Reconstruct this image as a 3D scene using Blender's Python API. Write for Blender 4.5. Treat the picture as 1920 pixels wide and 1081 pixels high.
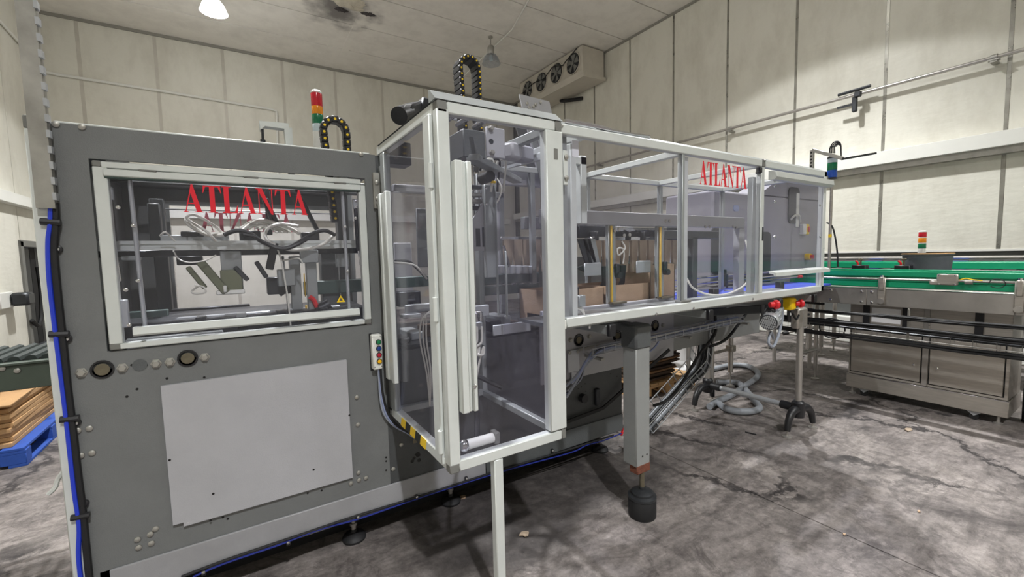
import bpy, bmesh, math, random
from mathutils import Vector, Matrix, Quaternion
random.seed(7)
for o in list(bpy.data.objects): bpy.data.objects.remove(o, do_unlink=True)
SC = bpy.context.scene
COL = SC.collection
PI = math.pi
# ---------------------------------------------------------------- camera (two vanishing points of the photo give lens and pose)
CX, CY, CAMH = 960.0, 540.5, 1.5
VA, VB = (2240.0, 446.0), (443.0, 490.0)
FPX = math.sqrt(-((VA[0]-CX)*(VB[0]-CX) + (VA[1]-CY)*(VB[1]-CY)))
_A = Vector((VA[0]-CX, VA[1]-CY, FPX)).normalized()
_B = Vector((VB[0]-CX, VB[1]-CY, FPX)).normalized()
_U = _B.cross(_A)
if _U.y > 0: _U = -_U
def cam2world(v): return Vector((_A.dot(v), _B.dot(v), _U.dot(v)))
def ray(px, py): return cam2world(Vector((px-CX, py-CY, FPX)))
O = Vector((0, 0, CAMH))
def PX(px, py, X): d = ray(px, py); return O + d*(X/d.x)          # pixel seen on a plane X = const
def PY(px, py, Y): d = ray(px, py); return O + d*(Y/d.y)
def PZ(px, py, Z=0.0): d = ray(px, py); return O + d*((Z-CAMH)/d.z)
cam_data = bpy.data.cameras.new('camera')
cam = bpy.data.objects.new('camera', cam_data); COL.objects.link(cam)
r_, u_, f_ = cam2world(Vector((1,0,0))), cam2world(Vector((0,-1,0))), cam2world(Vector((0,0,1)))
m = Matrix((r_, u_, -f_)).transposed().to_4x4(); m.translation = O
cam.matrix_world = m
cam_data.sensor_width = 36.0; cam_data.lens = 36.0*FPX/1920.0
cam_data.clip_start = 0.05; cam_data.clip_end = 100
SC.camera = cam
# ---------------------------------------------------------------- world, exposure
w = bpy.data.worlds.new('hall_air'); SC.world = w; w.use_nodes = True
w.node_tree.nodes['Background'].inputs[0].default_value = (0.80, 0.82, 0.86, 1)
w.node_tree.nodes['Background'].inputs[1].default_value = 0.05
SC.view_settings.view_transform = 'Standard'; SC.view_settings.look = 'None'
SC.view_settings.gamma = 1.0; SC.view_settings.use_curve_mapping = False
SC.view_settings.exposure = 0.45
try:
    SC.cycles.transparent_max_bounces = 32; SC.cycles.max_bounces = 10; SC.cycles.diffuse_bounces = 5
except Exception: pass
LAMP_SPOT, LAMP_CORE, LAMP_GLOW = 140.0, 860.0, 24.0
LAMPS = [(-0.06, 9.44), (5.2, 8.85), (5.55, 3.2), (-0.05, 3.6), (0.15, -2.3), (5.5, -2.4)]
LAMP_Z, CEIL = 5.95, 6.46

# ---------------------------------------------------------------- materials
def lin(c):
    return tuple(((v/255.0)/12.92 if v/255.0 <= 0.04045 else ((v/255.0+0.055)/1.055)**2.4) for v in c) + (1.0,)
M = {}
def mat(name, c, rough=0.5, metal=0.0, var=0.0, scale=6.0, bump=0.0, bscale=60.0, spec=0.5, aniso=None, coat=0.0):
    m = bpy.data.materials.new(name); m.use_nodes = True; nt = m.node_tree; b = nt.nodes['Principled BSDF']
    b.inputs['Base Color'].default_value = lin(c); b.inputs['Roughness'].default_value = rough
    b.inputs['Metallic'].default_value = metal; b.inputs['Specular IOR Level'].default_value = spec
    if coat: b.inputs['Coat Weight'].default_value = coat
    tc = nt.nodes.new('ShaderNodeTexCoord'); src = tc.outputs['Object']
    if aniso:
        mp = nt.nodes.new('ShaderNodeMapping'); mp.inputs['Scale'].default_value = aniso
        nt.links.new(src, mp.inputs[0]); src = mp.outputs[0]
    if var:
        n = nt.nodes.new('ShaderNodeTexNoise'); n.inputs['Scale'].default_value = scale; n.inputs['Detail'].default_value = 6
        n.inputs['Roughness'].default_value = 0.62
        nt.links.new(src, n.inputs['Vector'])
        rp = nt.nodes.new('ShaderNodeValToRGB')
        a = [max(0, v*(1-var)) for v in lin(c)[:3]]; d = [min(1, v*(1+var)) for v in lin(c)[:3]]
        rp.color_ramp.elements[0].position = 0.3; rp.color_ramp.elements[0].color = (*a, 1)
        rp.color_ramp.elements[1].position = 0.7; rp.color_ramp.elements[1].color = (*d, 1)
        nt.links.new(n.outputs[0], rp.inputs[0]); nt.links.new(rp.outputs[0], b.inputs['Base Color'])
        mr = nt.nodes.new('ShaderNodeMapRange'); mr.inputs[3].default_value = max(0.03, rough-0.12); mr.inputs[4].default_value = min(1, rough+0.12)
        nt.links.new(n.outputs[0], mr.inputs[0]); nt.links.new(mr.outputs[0], b.inputs['Roughness'])
    if bump:
        n2 = nt.nodes.new('ShaderNodeTexNoise'); n2.inputs['Scale'].default_value = bscale; n2.inputs['Detail'].default_value = 4
        nt.links.new(src, n2.inputs['Vector'])
        bp = nt.nodes.new('ShaderNodeBump'); bp.inputs['Strength'].default_value = bump; bp.inputs['Distance'].default_value = 0.01
        nt.links.new(n2.outputs[0], bp.inputs['Height']); nt.links.new(bp.outputs[0], b.inputs['Normal'])
    M[name] = m; return m
def glow(name, c, strength):
    m = bpy.data.materials.new(name); m.use_nodes = True; b = m.node_tree.nodes['Principled BSDF']
    b.inputs['Base Color'].default_value = lin(c); b.inputs['Emission Color'].default_value = lin(c)
    b.inputs['Emission Strength'].default_value = strength; M[name] = m
def pane_mat(name, tint, haze, hazec, refl=1.0):
    """clear plastic sheet: tinted transmission, a fresnel gloss, a thin film of dust and scratches"""
    m = bpy.data.materials.new(name); m.use_nodes = True; nt = m.node_tree; N = nt.nodes; L = nt.links
    N.remove(N['Principled BSDF']); out = N['Material Output']
    tr = N.new('ShaderNodeBsdfTransparent'); tr.inputs[0].default_value = (*tint, 1)
    gl = N.new('ShaderNodeBsdfGlossy'); gl.inputs['Roughness'].default_value = 0.06; gl.inputs[0].default_value = (0.9, 0.9, 0.95, 1)
    lw = N.new('ShaderNodeLayerWeight'); lw.inputs[0].default_value = 0.5
    pw = N.new('ShaderNodeMath'); pw.operation = 'POWER'; pw.inputs[1].default_value = 5.0; L.new(lw.outputs['Facing'], pw.inputs[0])
    fr = N.new('ShaderNodeMath'); fr.operation = 'MULTIPLY_ADD'; fr.inputs[1].default_value = 0.6*refl; fr.inputs[2].default_value = 0.02*refl; L.new(pw.outputs[0], fr.inputs[0])
    m1 = N.new('ShaderNodeMixShader'); L.new(fr.outputs[0], m1.inputs[0]); L.new(tr.outputs[0], m1.inputs[1]); L.new(gl.outputs[0], m1.inputs[2])
    df = N.new('ShaderNodeBsdfDiffuse'); df.inputs[0].default_value = lin(hazec)
    tl = N.new('ShaderNodeBsdfTranslucent'); tl.inputs[0].default_value = lin(hazec)
    md = N.new('ShaderNodeMixShader'); md.inputs[0].default_value = 0.4; L.new(df.outputs[0], md.inputs[1]); L.new(tl.outputs[0], md.inputs[2])
    tc = N.new('ShaderNodeTexCoord'); n = N.new('ShaderNodeTexNoise'); n.inputs['Scale'].default_value = 3.2; n.inputs['Detail'].default_value = 7; n.inputs['Roughness'].default_value = 0.7
    L.new(tc.outputs['Object'], n.inputs['Vector'])
    mr = N.new('ShaderNodeMapRange'); mr.inputs[1].default_value = 0.32; mr.inputs[2].default_value = 0.75
    mr.inputs[3].default_value = haze*0.45; mr.inputs[4].default_value = haze*1.9
    L.new(n.outputs[0], mr.inputs[0])
    m2 = N.new('ShaderNodeMixShader'); L.new(mr.outputs[0], m2.inputs[0]); L.new(m1.outputs[0], m2.inputs[1]); L.new(md.outputs[0], m2.inputs[2])
    L.new(m2.outputs[0], out.inputs[0]); M[name] = m

mat('grey_paint', (112,114,114), 0.42, 0, 0.07, 5, 0.15, 220)
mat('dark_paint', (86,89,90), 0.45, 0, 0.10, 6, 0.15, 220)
mat('plate_paint', (172,172,176), 0.45, 0, 0.05, 4, 0.12, 260)
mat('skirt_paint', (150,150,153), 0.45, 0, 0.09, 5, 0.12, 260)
mat('leg_paint', (140,142,141), 0.45, 0, 0.06, 5, 0.12, 260)
mat('body_paint', (70,72,73), 0.45, 0, 0.12, 6, 0.15, 220)
mat('blue_cable_shaded', (24,40,130), 0.45)  # blue cable with the shade along the skirt put into its colour
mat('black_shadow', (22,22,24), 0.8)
mat('alu', (210,214,211), 0.36, 0.15, 0.04, 9)
mat('alu_dull', (154,158,158), 0.38, 0.3, 0.08, 9)
mat('alu_raw', (182,185,189), 0.34, 0.45, 0.06, 12)
mat('steel', (176,172,167), 0.32, 0.65, 0.16, 3.0, 0.06, 90)
mat('steel_brushed', (178,172,164), 0.36, 0.6, 0.14, 5, 0.1, 140, aniso=(1,1,14))
mat('chrome', (205,205,208), 0.14, 1.0)
mat('zinc', (168,166,160), 0.42, 0.7, 0.2, 8)
mat('corner_grey', (116,116,112), 0.55)
mat('rubber', (26,26,28), 0.62, 0, 0.2, 20)
mat('black_plastic', (30,30,33), 0.42)
mat('dark_metal', (58,60,63), 0.4, 0.5, 0.2, 9)
mat('green_grey', (72,88,84), 0.45, 0.1, 0.1, 8)
mat('olive_bracket', (112,116,92), 0.5, 0.3, 0.15, 12)
mat('white_hose', (214,212,204), 0.35)
mat('white_plastic', (226,226,220), 0.4)
mat('cream_metal', (196,190,178), 0.5, 0, 0.06, 5)
mat('white_beam', (222,222,216), 0.5, 0, 0.03, 3)
mat('blue_cable', (32,58,196), 0.4)
mat('grey_cable', (150,156,168), 0.4)
mat('lilac_cable', (142,152,186), 0.4)
mat('green_rail', (18,158,112), 0.36, 0, 0.05, 6)
mat('belt_blue', (62,84,196), 0.5, 0, 0.08, 20)
mat('cardboard', (186,148,104), 0.85, 0, 0.10, 7, 0.2, 120)
mat('cardboard_brown', (128,96,66), 0.88, 0, 0.16, 9, 0.25, 120)
mat('cardboard_grey', (176,150,124), 0.85, 0, 0.12, 10, 0.2, 120)
mat('pad_dark', (70,54,42), 0.9, 0, 0.25, 14, 0.3, 90)
mat('finger', (172,154,134), 0.7, 0, 0.2, 14)
mat('pallet_wood', (196,158,112), 0.8, 0, 0.18, 9, 0.2, 80, aniso=(3,3,12))
mat('pallet_blue', (38,78,164), 0.7, 0, 0.15, 10)
mat('red_print', (226,28,48), 0.45)
mat('red_faded', (228,112,130), 0.55)
mat('yellow', (244,204,22), 0.45)
mat('yellow_strip', (226,186,72), 0.4, 0.2)
mat('black_print', (14,14,14), 0.5)
mat('red', (214,36,44), 0.38)
mat('red_lens', (196,30,46), 0.22, 0, 0.1, 30); mat('amber_lens', (232,142,28), 0.22, 0, 0.1, 30)
mat('green_lens', (20,112,74), 0.22, 0, 0.1, 30); mat('blue_lens', (28,78,172), 0.22, 0, 0.1, 30); mat('clear_lens', (198,212,216), 0.2)
mat('button_green', (24,122,74), 0.3); mat('button_blue', (24,58,132), 0.3); mat('button_red', (176,26,46), 0.3); mat('button_yellow', (246,186,20), 0.3)
mat('tub_grey', (84,88,94), 0.6, 0, 0.08, 14)
mat('hose_grey', (142,146,152), 0.5, 0, 0.08, 20)
mat('column_white', (222,222,222), 0.45, 0, 0.05, 2)
mat('rust', (110,64,48), 0.85, 0, 0.3, 30, 0.4, 90)
mat('foam', (206,200,184), 0.95, 0, 0.15, 10, 0.5, 40)
mat('soot', (70,66,66), 0.95, 0, 0.3, 12)
mat('opal', (224,226,224), 0.25)
mat('brass', (112,105,88), 0.42, 0.5, 0.2, 20)
mat('paper', (236,236,238), 0.7)
mat('belt_dark', (44,52,50), 0.6, 0, 0.2, 16)
mat('dark_green', (70,80,70), 0.5, 0, 0.12, 8)
pane_mat('pane', (0.945, 0.945, 0.965), 0.016, (205, 203, 222))
pane_mat('pane_dusty', (0.905, 0.905, 0.935), 0.020, (198, 196, 220))
pane_mat('tube_clear', (0.80, 0.82, 0.84), 0.16, (220, 222, 226))
glow('bulb', (255, 252, 240), 14.0); glow('lit_shade', (255, 252, 242), 1.6)

def wall_mat(name, base, dirt, streak=True, rough=0.5, soot=None):
    m = bpy.data.materials.new(name); m.use_nodes = True; nt = m.node_tree; N = nt.nodes; L = nt.links; b = N['Principled BSDF']
    b.inputs['Roughness'].default_value = rough; b.inputs['Specular IOR Level'].default_value = 0.3
    tc = N.new('ShaderNodeNewGeometry'); mp = N.new('ShaderNodeMapping'); mp.inputs['Scale'].default_value = (1.2, 1.2, 0.55 if streak else 1.2)
    L.new(tc.outputs['Position'], mp.inputs[0])
    n = N.new('ShaderNodeTexNoise'); n.inputs['Scale'].default_value = 1.6; n.inputs['Detail'].default_value = 8; n.inputs['Roughness'].default_value = 0.68
    L.new(mp.outputs[0], n.inputs['Vector'])
    rp = N.new('ShaderNodeValToRGB'); rp.color_ramp.elements[0].position = 0.30; rp.color_ramp.elements[0].color = lin(dirt)
    rp.color_ramp.elements[1].position = 0.56; rp.color_ramp.elements[1].color = lin(base)
    L.new(n.outputs[0], rp.inputs[0]); L.new(rp.outputs[0], b.inputs['Base Color'])
    if soot:     # black mould and soot spread round the torn patch
        ds = N.new('ShaderNodeVectorMath'); ds.operation = 'DISTANCE'; ds.inputs[1].default_value = soot; wn = N.new('ShaderNodeTexNoise'); wn.inputs['Scale'].default_value = 2.2; wn.inputs['Detail'].default_value = 7
        L.new(tc.outputs['Position'], wn.inputs['Vector']); L.new(tc.outputs['Position'], ds.inputs[0])
        ad = N.new('ShaderNodeMath'); ad.operation = 'MULTIPLY_ADD'; ad.inputs[1].default_value = 1.9; L.new(wn.outputs[0], ad.inputs[0]); L.new(ds.outputs['Value'], ad.inputs[2])
        r2 = N.new('ShaderNodeMapRange'); r2.interpolation_type = 'SMOOTHSTEP'; r2.inputs[1].default_value = 1.1; r2.inputs[2].default_value = 1.85; r2.inputs[3].default_value = 0.8; r2.inputs[4].default_value = 0.0; L.new(ad.outputs[0], r2.inputs[0])
        mx = N.new('ShaderNodeMix'); mx.data_type = 'RGBA'; L.new(r2.outputs[0], mx.inputs[0]); L.new(rp.outputs[0], mx.inputs[6]); mx.inputs[7].default_value = lin((70, 66, 70)); L.new(mx.outputs[2], b.inputs['Base Color'])
    n2 = N.new('ShaderNodeTexNoise'); n2.inputs['Scale'].default_value = 5.0; n2.inputs['Detail'].default_value = 5
    mp2 = N.new('ShaderNodeMapping'); mp2.inputs['Scale'].default_value = (1, 1, 2.5); L.new(tc.outputs['Position'], mp2.inputs[0]); L.new(mp2.outputs[0], n2.inputs['Vector'])
    bp = N.new('ShaderNodeBump'); bp.inputs['Strength'].default_value = 0.12; bp.inputs['Distance'].default_value = 0.04
    L.new(n2.outputs[0], bp.inputs['Height']); L.new(bp.outputs[0], b.inputs['Normal']); M[name] = m
wall_mat('wall_panel', (220, 218, 207), (203, 200, 188))
wall_mat('ceiling_panel', (236, 233, 226), (220, 217, 210), False, soot=(2.05, 9.35, 6.46))
mat('joint_shade', (194,190,179), 0.5, 0, 0.08, 3)
mat('angle_grey', (142,140,132), 0.5)
mat('joint_metal', (150,148,140), 0.3, 0.6, 0.25, 5)
mat('housing_grey', (150,148,156), 0.5, 0, 0.05, 4)
mat('wainscot', (96,98,96), 0.6, 0, 0.1, 3)

def concrete():
    m = bpy.data.materials.new('concrete'); m.use_nodes = True; nt = m.node_tree; N = nt.nodes; L = nt.links; b = N['Principled BSDF']
    g = N.new('ShaderNodeNewGeometry'); P = g.outputs['Position']
    def noise(sc, det=8, ro=0.65, dist=0.0, src=P, off=None):
        n = N.new('ShaderNodeTexNoise'); n.inputs['Scale'].default_value = sc; n.inputs['Detail'].default_value = det
        n.inputs['Roughness'].default_value = ro; n.inputs['Distortion'].default_value = dist
        if off:
            mp = N.new('ShaderNodeMapping'); mp.inputs['Location'].default_value = off; L.new(src, mp.inputs[0]); L.new(mp.outputs[0], n.inputs['Vector'])
        else: L.new(src, n.inputs['Vector'])
        return n.outputs[0]
    def ramp(fac, stops):
        r = N.new('ShaderNodeValToRGB')
        while len(r.color_ramp.elements) < len(stops): r.color_ramp.elements.new(0.5)
        for e, (p, c) in zip(r.color_ramp.elements, stops): e.position = p; e.color = c
        L.new(fac, r.inputs[0]); return r.outputs[0]
    def mix(fac, a, c, mode='MIX'):
        x = N.new('ShaderNodeMix'); x.data_type = 'RGBA'; x.blend_type = mode
        if isinstance(fac, float): x.inputs[0].default_value = fac
        else: L.new(fac, x.inputs[0])
        for s, v in ((6, a), (7, c)):
            if isinstance(v, tuple): x.inputs[s].default_value = v
            else: L.new(v, x.inputs[s])
        return x.outputs[2]
    W, K = (1,1,1,1), (0,0,0,1)
    base = ramp(noise(0.9, 10, 0.7, 0.6), [(0.30, lin((112,106,104))), (0.5, lin((158,150,146))), (0.72, lin((190,181,174)))])
    fine = ramp(noise(16, 10, 0.8), [(0.32, lin((112,110,110))), (0.5, lin((205,204,203))), (0.66, W)])
    c = mix(0.75, base, fine, 'MULTIPLY')
    streaky = N.new('ShaderNodeMapping'); streaky.inputs['Scale'].default_value = (1.6, 6.5, 1); streaky.inputs['Rotation'].default_value = (0, 0, 0.5); L.new(P, streaky.inputs[0])
    wipe = ramp(noise(1.5, 9, 0.75, 0.4, src=streaky.outputs[0]), [(0.36, lin((150,146,146))), (0.56, W)])
    c = mix(0.6, c, wipe, 'MULTIPLY')
    st = ramp(noise(1.7, 9, 0.7, 1.2, off=(3.1, 7.7, 0)), [(0.50, K), (0.66, W)])
    c = mix(st, c, mix(0.68, c, lin((52,47,47))), 'MIX')
    sw = ramp(noise(3.4, 9, 0.72, 2.2, off=(8.3, 1.9, 0)), [(0.54, K), (0.60, W), (0.64, K)])       # drying rings of old spills
    c = mix(sw, c, mix(0.45, c, lin((58,52,52))), 'MIX')
    # old oil spill plus painted-in shade under the machine: box patch, warped edge
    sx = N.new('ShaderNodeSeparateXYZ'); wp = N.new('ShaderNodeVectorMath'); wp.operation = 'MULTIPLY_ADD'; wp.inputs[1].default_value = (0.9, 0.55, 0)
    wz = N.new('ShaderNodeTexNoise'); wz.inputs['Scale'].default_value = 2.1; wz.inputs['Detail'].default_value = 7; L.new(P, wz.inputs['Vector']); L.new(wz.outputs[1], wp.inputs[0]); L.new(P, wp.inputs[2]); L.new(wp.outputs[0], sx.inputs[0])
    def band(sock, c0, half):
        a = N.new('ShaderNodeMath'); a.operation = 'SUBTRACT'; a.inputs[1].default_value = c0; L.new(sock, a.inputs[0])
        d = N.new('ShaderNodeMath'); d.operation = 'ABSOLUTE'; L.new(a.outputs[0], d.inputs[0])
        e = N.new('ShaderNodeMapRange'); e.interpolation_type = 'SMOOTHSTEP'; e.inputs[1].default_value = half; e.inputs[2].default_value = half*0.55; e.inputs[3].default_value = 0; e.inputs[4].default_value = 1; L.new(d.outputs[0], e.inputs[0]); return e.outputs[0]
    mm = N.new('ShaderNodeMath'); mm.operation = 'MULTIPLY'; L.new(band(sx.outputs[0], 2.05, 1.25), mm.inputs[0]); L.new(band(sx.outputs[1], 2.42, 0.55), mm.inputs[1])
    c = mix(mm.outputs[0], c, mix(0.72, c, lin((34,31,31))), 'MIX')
    # cracks: warped cell borders, only where a broad mask lets them through
    wn = N.new('ShaderNodeTexNoise'); wn.inputs['Scale'].default_value = 2.6; wn.inputs['Detail'].default_value = 8; wn.inputs['Roughness'].default_value = 0.7; L.new(P, wn.inputs['Vector'])
    vm = N.new('ShaderNodeVectorMath'); vm.operation = 'MULTIPLY_ADD'; vm.inputs[1].default_value = (0.75, 0.75, 0); L.new(wn.outputs[1], vm.inputs[0]); L.new(P, vm.inputs[2])
    v = N.new('ShaderNodeTexVoronoi'); v.feature = 'DISTANCE_TO_EDGE'; v.inputs['Scale'].default_value = 1.05; L.new(vm.outputs[0], v.inputs['Vector'])
    cr = ramp(v.outputs['Distance'], [(0.0, W), (0.016, (0.8,0.8,0.8,1)), (0.034, K)])
    mk = ramp(noise(0.55, 4, 0.6, 0.3, off=(1.4, 0.2, 0)), [(0.43, K), (0.52, W)])
    crm = mix(1.0, cr, mk, 'MULTIPLY')
    c = mix(crm, c, lin((44,40,40)))
    L.new(c, b.inputs['Base Color'])
    rr = N.new('ShaderNodeMapRange'); rr.inputs[3].default_value = 0.48; rr.inputs[4].default_value = 0.8; L.new(noise(4, 6), rr.inputs[0]); L.new(rr.outputs[0], b.inputs['Roughness'])
    bp = N.new('ShaderNodeBump'); bp.inputs['Strength'].default_value = 0.35; bp.inputs['Distance'].default_value = 0.01
    L.new(noise(22, 6), bp.inputs['Height']); L.new(bp.outputs[0], b.inputs['Normal'])
    M['concrete'] = m
concrete()

# ---------------------------------------------------------------- mesh building
def V(*a): return Vector(a)
class MB:
    def __init__(s): s.v = []; s.f = []
    def add(s, vs, fs):
        n = len(s.v); s.v += [tuple(p) for p in vs]; s.f += [tuple(n+i for i in f) for f in fs]; return s
    def cbox(s, c, size, rot=None, bev=0.0):
        hx, hy, hz = size[0]/2, size[1]/2, size[2]/2; c = Vector(c)
        b = min(bev, hx*0.9, hy*0.9, hz*0.9)
        tf = (lambda p: c + (rot @ p if rot else p))
        if b <= 0:
            vs = [tf(V(sx*hx, sy*hy, sz*hz)) for sx in (-1,1) for sy in (-1,1) for sz in (-1,1)]
            return s.add(vs, [(0,1,3,2),(4,6,7,5),(0,4,5,1),(2,3,7,6),(0,2,6,4),(1,5,7,3)])
        idx = {}; vs = []
        for sx in (-1,1):
            for sy in (-1,1):
                for sz in (-1,1):
                    for k, p in enumerate(((hx, hy-b, hz-b), (hx-b, hy, hz-b), (hx-b, hy-b, hz))):
                        idx[(sx,sy,sz,k)] = len(vs); vs.append(tf(V(sx*p[0], sy*p[1], sz*p[2])))
        fs = []; q = ((-1,-1),(1,-1),(1,1),(-1,1))
        for t in (-1,1):
            fs.append([idx[(t,a,d,0)] for a,d in q]); fs.append([idx[(a,t,d,1)] for a,d in q]); fs.append([idx[(a,d,t,2)] for a,d in q])
        for a in (-1,1):
            for d in (-1,1):
                fs.append([idx[(-1,a,d,1)], idx[(1,a,d,1)], idx[(1,a,d,2)], idx[(-1,a,d,2)]])
                fs.append([idx[(a,-1,d,0)], idx[(a,1,d,0)], idx[(a,1,d,2)], idx[(a,-1,d,2)]])
                fs.append([idx[(a,d,-1,0)], idx[(a,d,1,0)], idx[(a,d,1,1)], idx[(a,d,-1,1)]])
                for t in (-1,1): fs.append([idx[(a,d,t,0)], idx[(a,d,t,1)], idx[(a,d,t,2)]])
        return s.add(vs, fs)
    def box(s, x0, x1, y0, y1, z0, z1, bev=0.0):
        return s.cbox(((x0+x1)/2, (y0+y1)/2, (z0+z1)/2), (abs(x1-x0), abs(y1-y0), abs(z1-z0)), None, bev)
    def bar(s, p, q, w, h, bev=0.0, up=(0,0,1)):
        p, q = Vector(p), Vector(q); d = q-p; L = d.length
        if L < 1e-6: return s
        x = d/L; u = Vector(up)
        if abs(x.dot(u)) > 0.95: u = V(0,1,0)
        y = u.cross(x).normalized(); z = x.cross(y)
        return s.cbox((p+q)/2, (L, w, h), Matrix((x, y, z)).transposed(), bev)
    def lathe(s, prof, origin=(0,0,0), axis=(0,0,1), seg=16, caps=True):
        a = Vector(axis).normalized(); q = V(0,0,1).rotation_difference(a); o = Vector(origin)
        vs = []; fs = []; n = len(prof)
        for r, z in prof:
            for k in range(seg):
                t = 2*PI*k/seg; vs.append(o + q @ V(r*math.cos(t), r*math.sin(t), z))
        for i in range(n-1):
            for k in range(seg):
                k2 = (k+1) % seg; fs.append((i*seg+k, i*seg+k2, (i+1)*seg+k2, (i+1)*seg+k))
        if caps:
            fs.append(tuple(range(seg))[::-1]); fs.append(tuple((n-1)*seg+k for k in range(seg)))
        return s.add(vs, fs)
    def cyl(s, p, q, r, seg=12, r2=None):
        p, q = Vector(p), Vector(q); L = (q-p).length
        return s.lathe([(r, 0), (r if r2 is None else r2, L)], p, q-p, seg)
    def tube(s, pts, r, seg=8, smooth=0, closed=False):
        pts = [Vector(p) for p in pts]; rad = r
        if smooth: pts = spline(pts, smooth, closed)
        n = len(pts); vs = []; fs = []; prev = None
        for i, p in enumerate(pts):
            if closed: t = pts[(i+1) % n] - pts[i-1]
            else: t = pts[min(i+1, n-1)] - pts[max(i-1, 0)]
            if t.length < 1e-9: t = V(0,0,1)
            t.normalize()
            if prev is None:
                u = V(0,0,1) if abs(t.z) < 0.9 else V(1,0,0); a = t.cross(u).normalized()
            else:
                a = prev - t*prev.dot(t)
                a = a.normalized() if a.length > 1e-6 else t.orthogonal().normalized()
            prev = a; b = t.cross(a)
            if isinstance(rad, tuple): r = rad[0]+(rad[1]-rad[0])*i/(n-1)
            for k in range(seg):
                th = 2*PI*k/seg; vs.append(p + a*(r*math.cos(th)) + b*(r*math.sin(th)))
        rng = n if closed else n-1
        for i in range(rng):
            j = (i+1) % n
            for k in range(seg):
                k2 = (k+1) % seg; fs.append((i*seg+k, i*seg+k2, j*seg+k2, j*seg+k))
        if not closed:
            fs.append(tuple(range(seg))[::-1]); fs.append(tuple((n-1)*seg+k for k in range(seg)))
        return s.add(vs, fs)
    def prism(s, poly, off):
        """closed planar polygon (3D points) swept by the vector off"""
        poly = [Vector(p) for p in poly]; off = Vector(off); n = len(poly)
        return s.add(poly + [p+off for p in poly], [tuple(range(n)), tuple(range(2*n-1, n-1, -1))] + [(i, (i+1) % n, n+(i+1) % n, n+i) for i in range(n)])
    def ball(s, c, r, seg=12, rings=8, sc=(1,1,1)):
        c = Vector(c); vs = []; fs = []
        for i in range(rings+1):
            ph = PI*i/rings
            for k in range(seg):
                t = 2*PI*k/seg; vs.append(c + V(r*sc[0]*math.sin(ph)*math.cos(t), r*sc[1]*math.sin(ph)*math.sin(t), r*sc[2]*math.cos(ph)))
        for i in range(rings):
            for k in range(seg):
                k2 = (k+1) % seg; fs.append((i*seg+k, (i+1)*seg+k, (i+1)*seg+k2, i*seg+k2))
        return s.add(vs, fs)
    def mesh(s, name, material=None, smooth=True):
        me = bpy.data.meshes.new(name); me.from_pydata(s.v, [], s.f); me.update()
        bm = bmesh.new(); bm.from_mesh(me); bmesh.ops.remove_doubles(bm, verts=bm.verts, dist=1e-6)
        bmesh.ops.recalc_face_normals(bm, faces=bm.faces); bm.to_mesh(me); bm.free()
        if smooth:
            me.polygons.foreach_set('use_smooth', [True]*len(me.polygons)); me.set_sharp_from_angle(angle=math.radians(38))
        if material: me.materials.append(M[material])
        return me
    def build(s, name, material, parent=None, smooth=True):
        o = bpy.data.objects.new(name, s.mesh(name, material, smooth)); COL.objects.link(o)
        if parent is not None: adopt(o, parent)
        return o
def adopt(o, parent):
    o.parent = parent; o.matrix_parent_inverse = world_of(parent).inverted()
def world_of(o):
    mw = o.matrix_basis.copy()
    if o.parent is not None: mw = world_of(o.parent) @ o.matrix_parent_inverse @ mw
    return mw
def spline(pts, n=6, closed=False):
    out = []; N = len(pts); rng = N if closed else N-1
    for i in range(rng):
        if closed: p0, p1, p2, p3 = pts[i-1], pts[i], pts[(i+1) % N], pts[(i+2) % N]
        else: p0, p1, p2, p3 = pts[max(i-1,0)], pts[i], pts[i+1], pts[min(i+2,N-1)]
        for k in range(n):
            t = k/n; t2 = t*t; t3 = t2*t
            out.append(0.5*((2*p1) + (p2-p0)*t + (2*p0-5*p1+4*p2-p3)*t2 + (3*p1-p0-3*p2+p3)*t3))
    if not closed: out.append(pts[-1])
    return out
def tag(o, label=None, cat=None, group=None, kind=None):
    if label: o['label'] = label
    if cat: o['category'] = cat
    if group: o['group'] = group
    if kind: o['kind'] = kind
    return o
def thing(name, label, cat, loc=(0,0,0), group=None):
    e = bpy.data.objects.new(name, None); COL.objects.link(e); e.location = loc; e.empty_display_size = 0.1
    return tag(e, label, cat, group)
def inst(me, name, loc, parent=None, rot=None, scale=None):
    o = bpy.data.objects.new(name, me); COL.objects.link(o); o.location = loc
    if rot is not None: o.rotation_euler = rot
    if scale is not None: o.scale = scale
    if parent is not None: adopt(o, parent)
    return o
def struct(o): o['kind'] = 'structure'; return o
# shared hardware, axis along local -Y (towards the aisle)
BOLT = MB().lathe([(0.011,0),(0.011,0.006),(0.007,0.008),(0.0035,0.009)], (0,0,0), (0,-1,0), 10).mesh('bolt', 'zinc')
BIGBOLT = MB().lathe([(0.019,0),(0.019,0.003),(0.0145,0.004),(0.0145,0.013),(0.011,0.016)], (0,0,0), (0,-1,0), 6).mesh('bolt', 'zinc')
SCREW = MB().lathe([(0.008,0),(0.0075,0.004),(0.004,0.0065)], (0,0,0), (0,-1,0), 10).mesh('screw', 'chrome')
DOT = MB().lathe([(0.005,0),(0.005,0.0008)], (0,0,0), (0,-1,0), 8).mesh('hole', 'black_print')
BEARING = MB().lathe([(0.036,0),(0.036,0.004),(0.030,0.004),(0.029,-0.002),(0.024,-0.002),(0.022,0.003),(0.010,0.004),(0.004,0.002)], (0,0,0), (0,-1,0), 20).mesh('bearing', 'black_plastic')
BRING = MB().lathe([(0.023,0.001),(0.023,0.005),(0.017,0.006),(0.007,0.0045)], (0,0,0), (0,-1,0), 20).mesh('bearing_core', 'brass')
def studs(me, name, pts, parent, Y):
    for px, py in pts:
        p = PY(px, py, Y); inst(me, name, p, parent)
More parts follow.
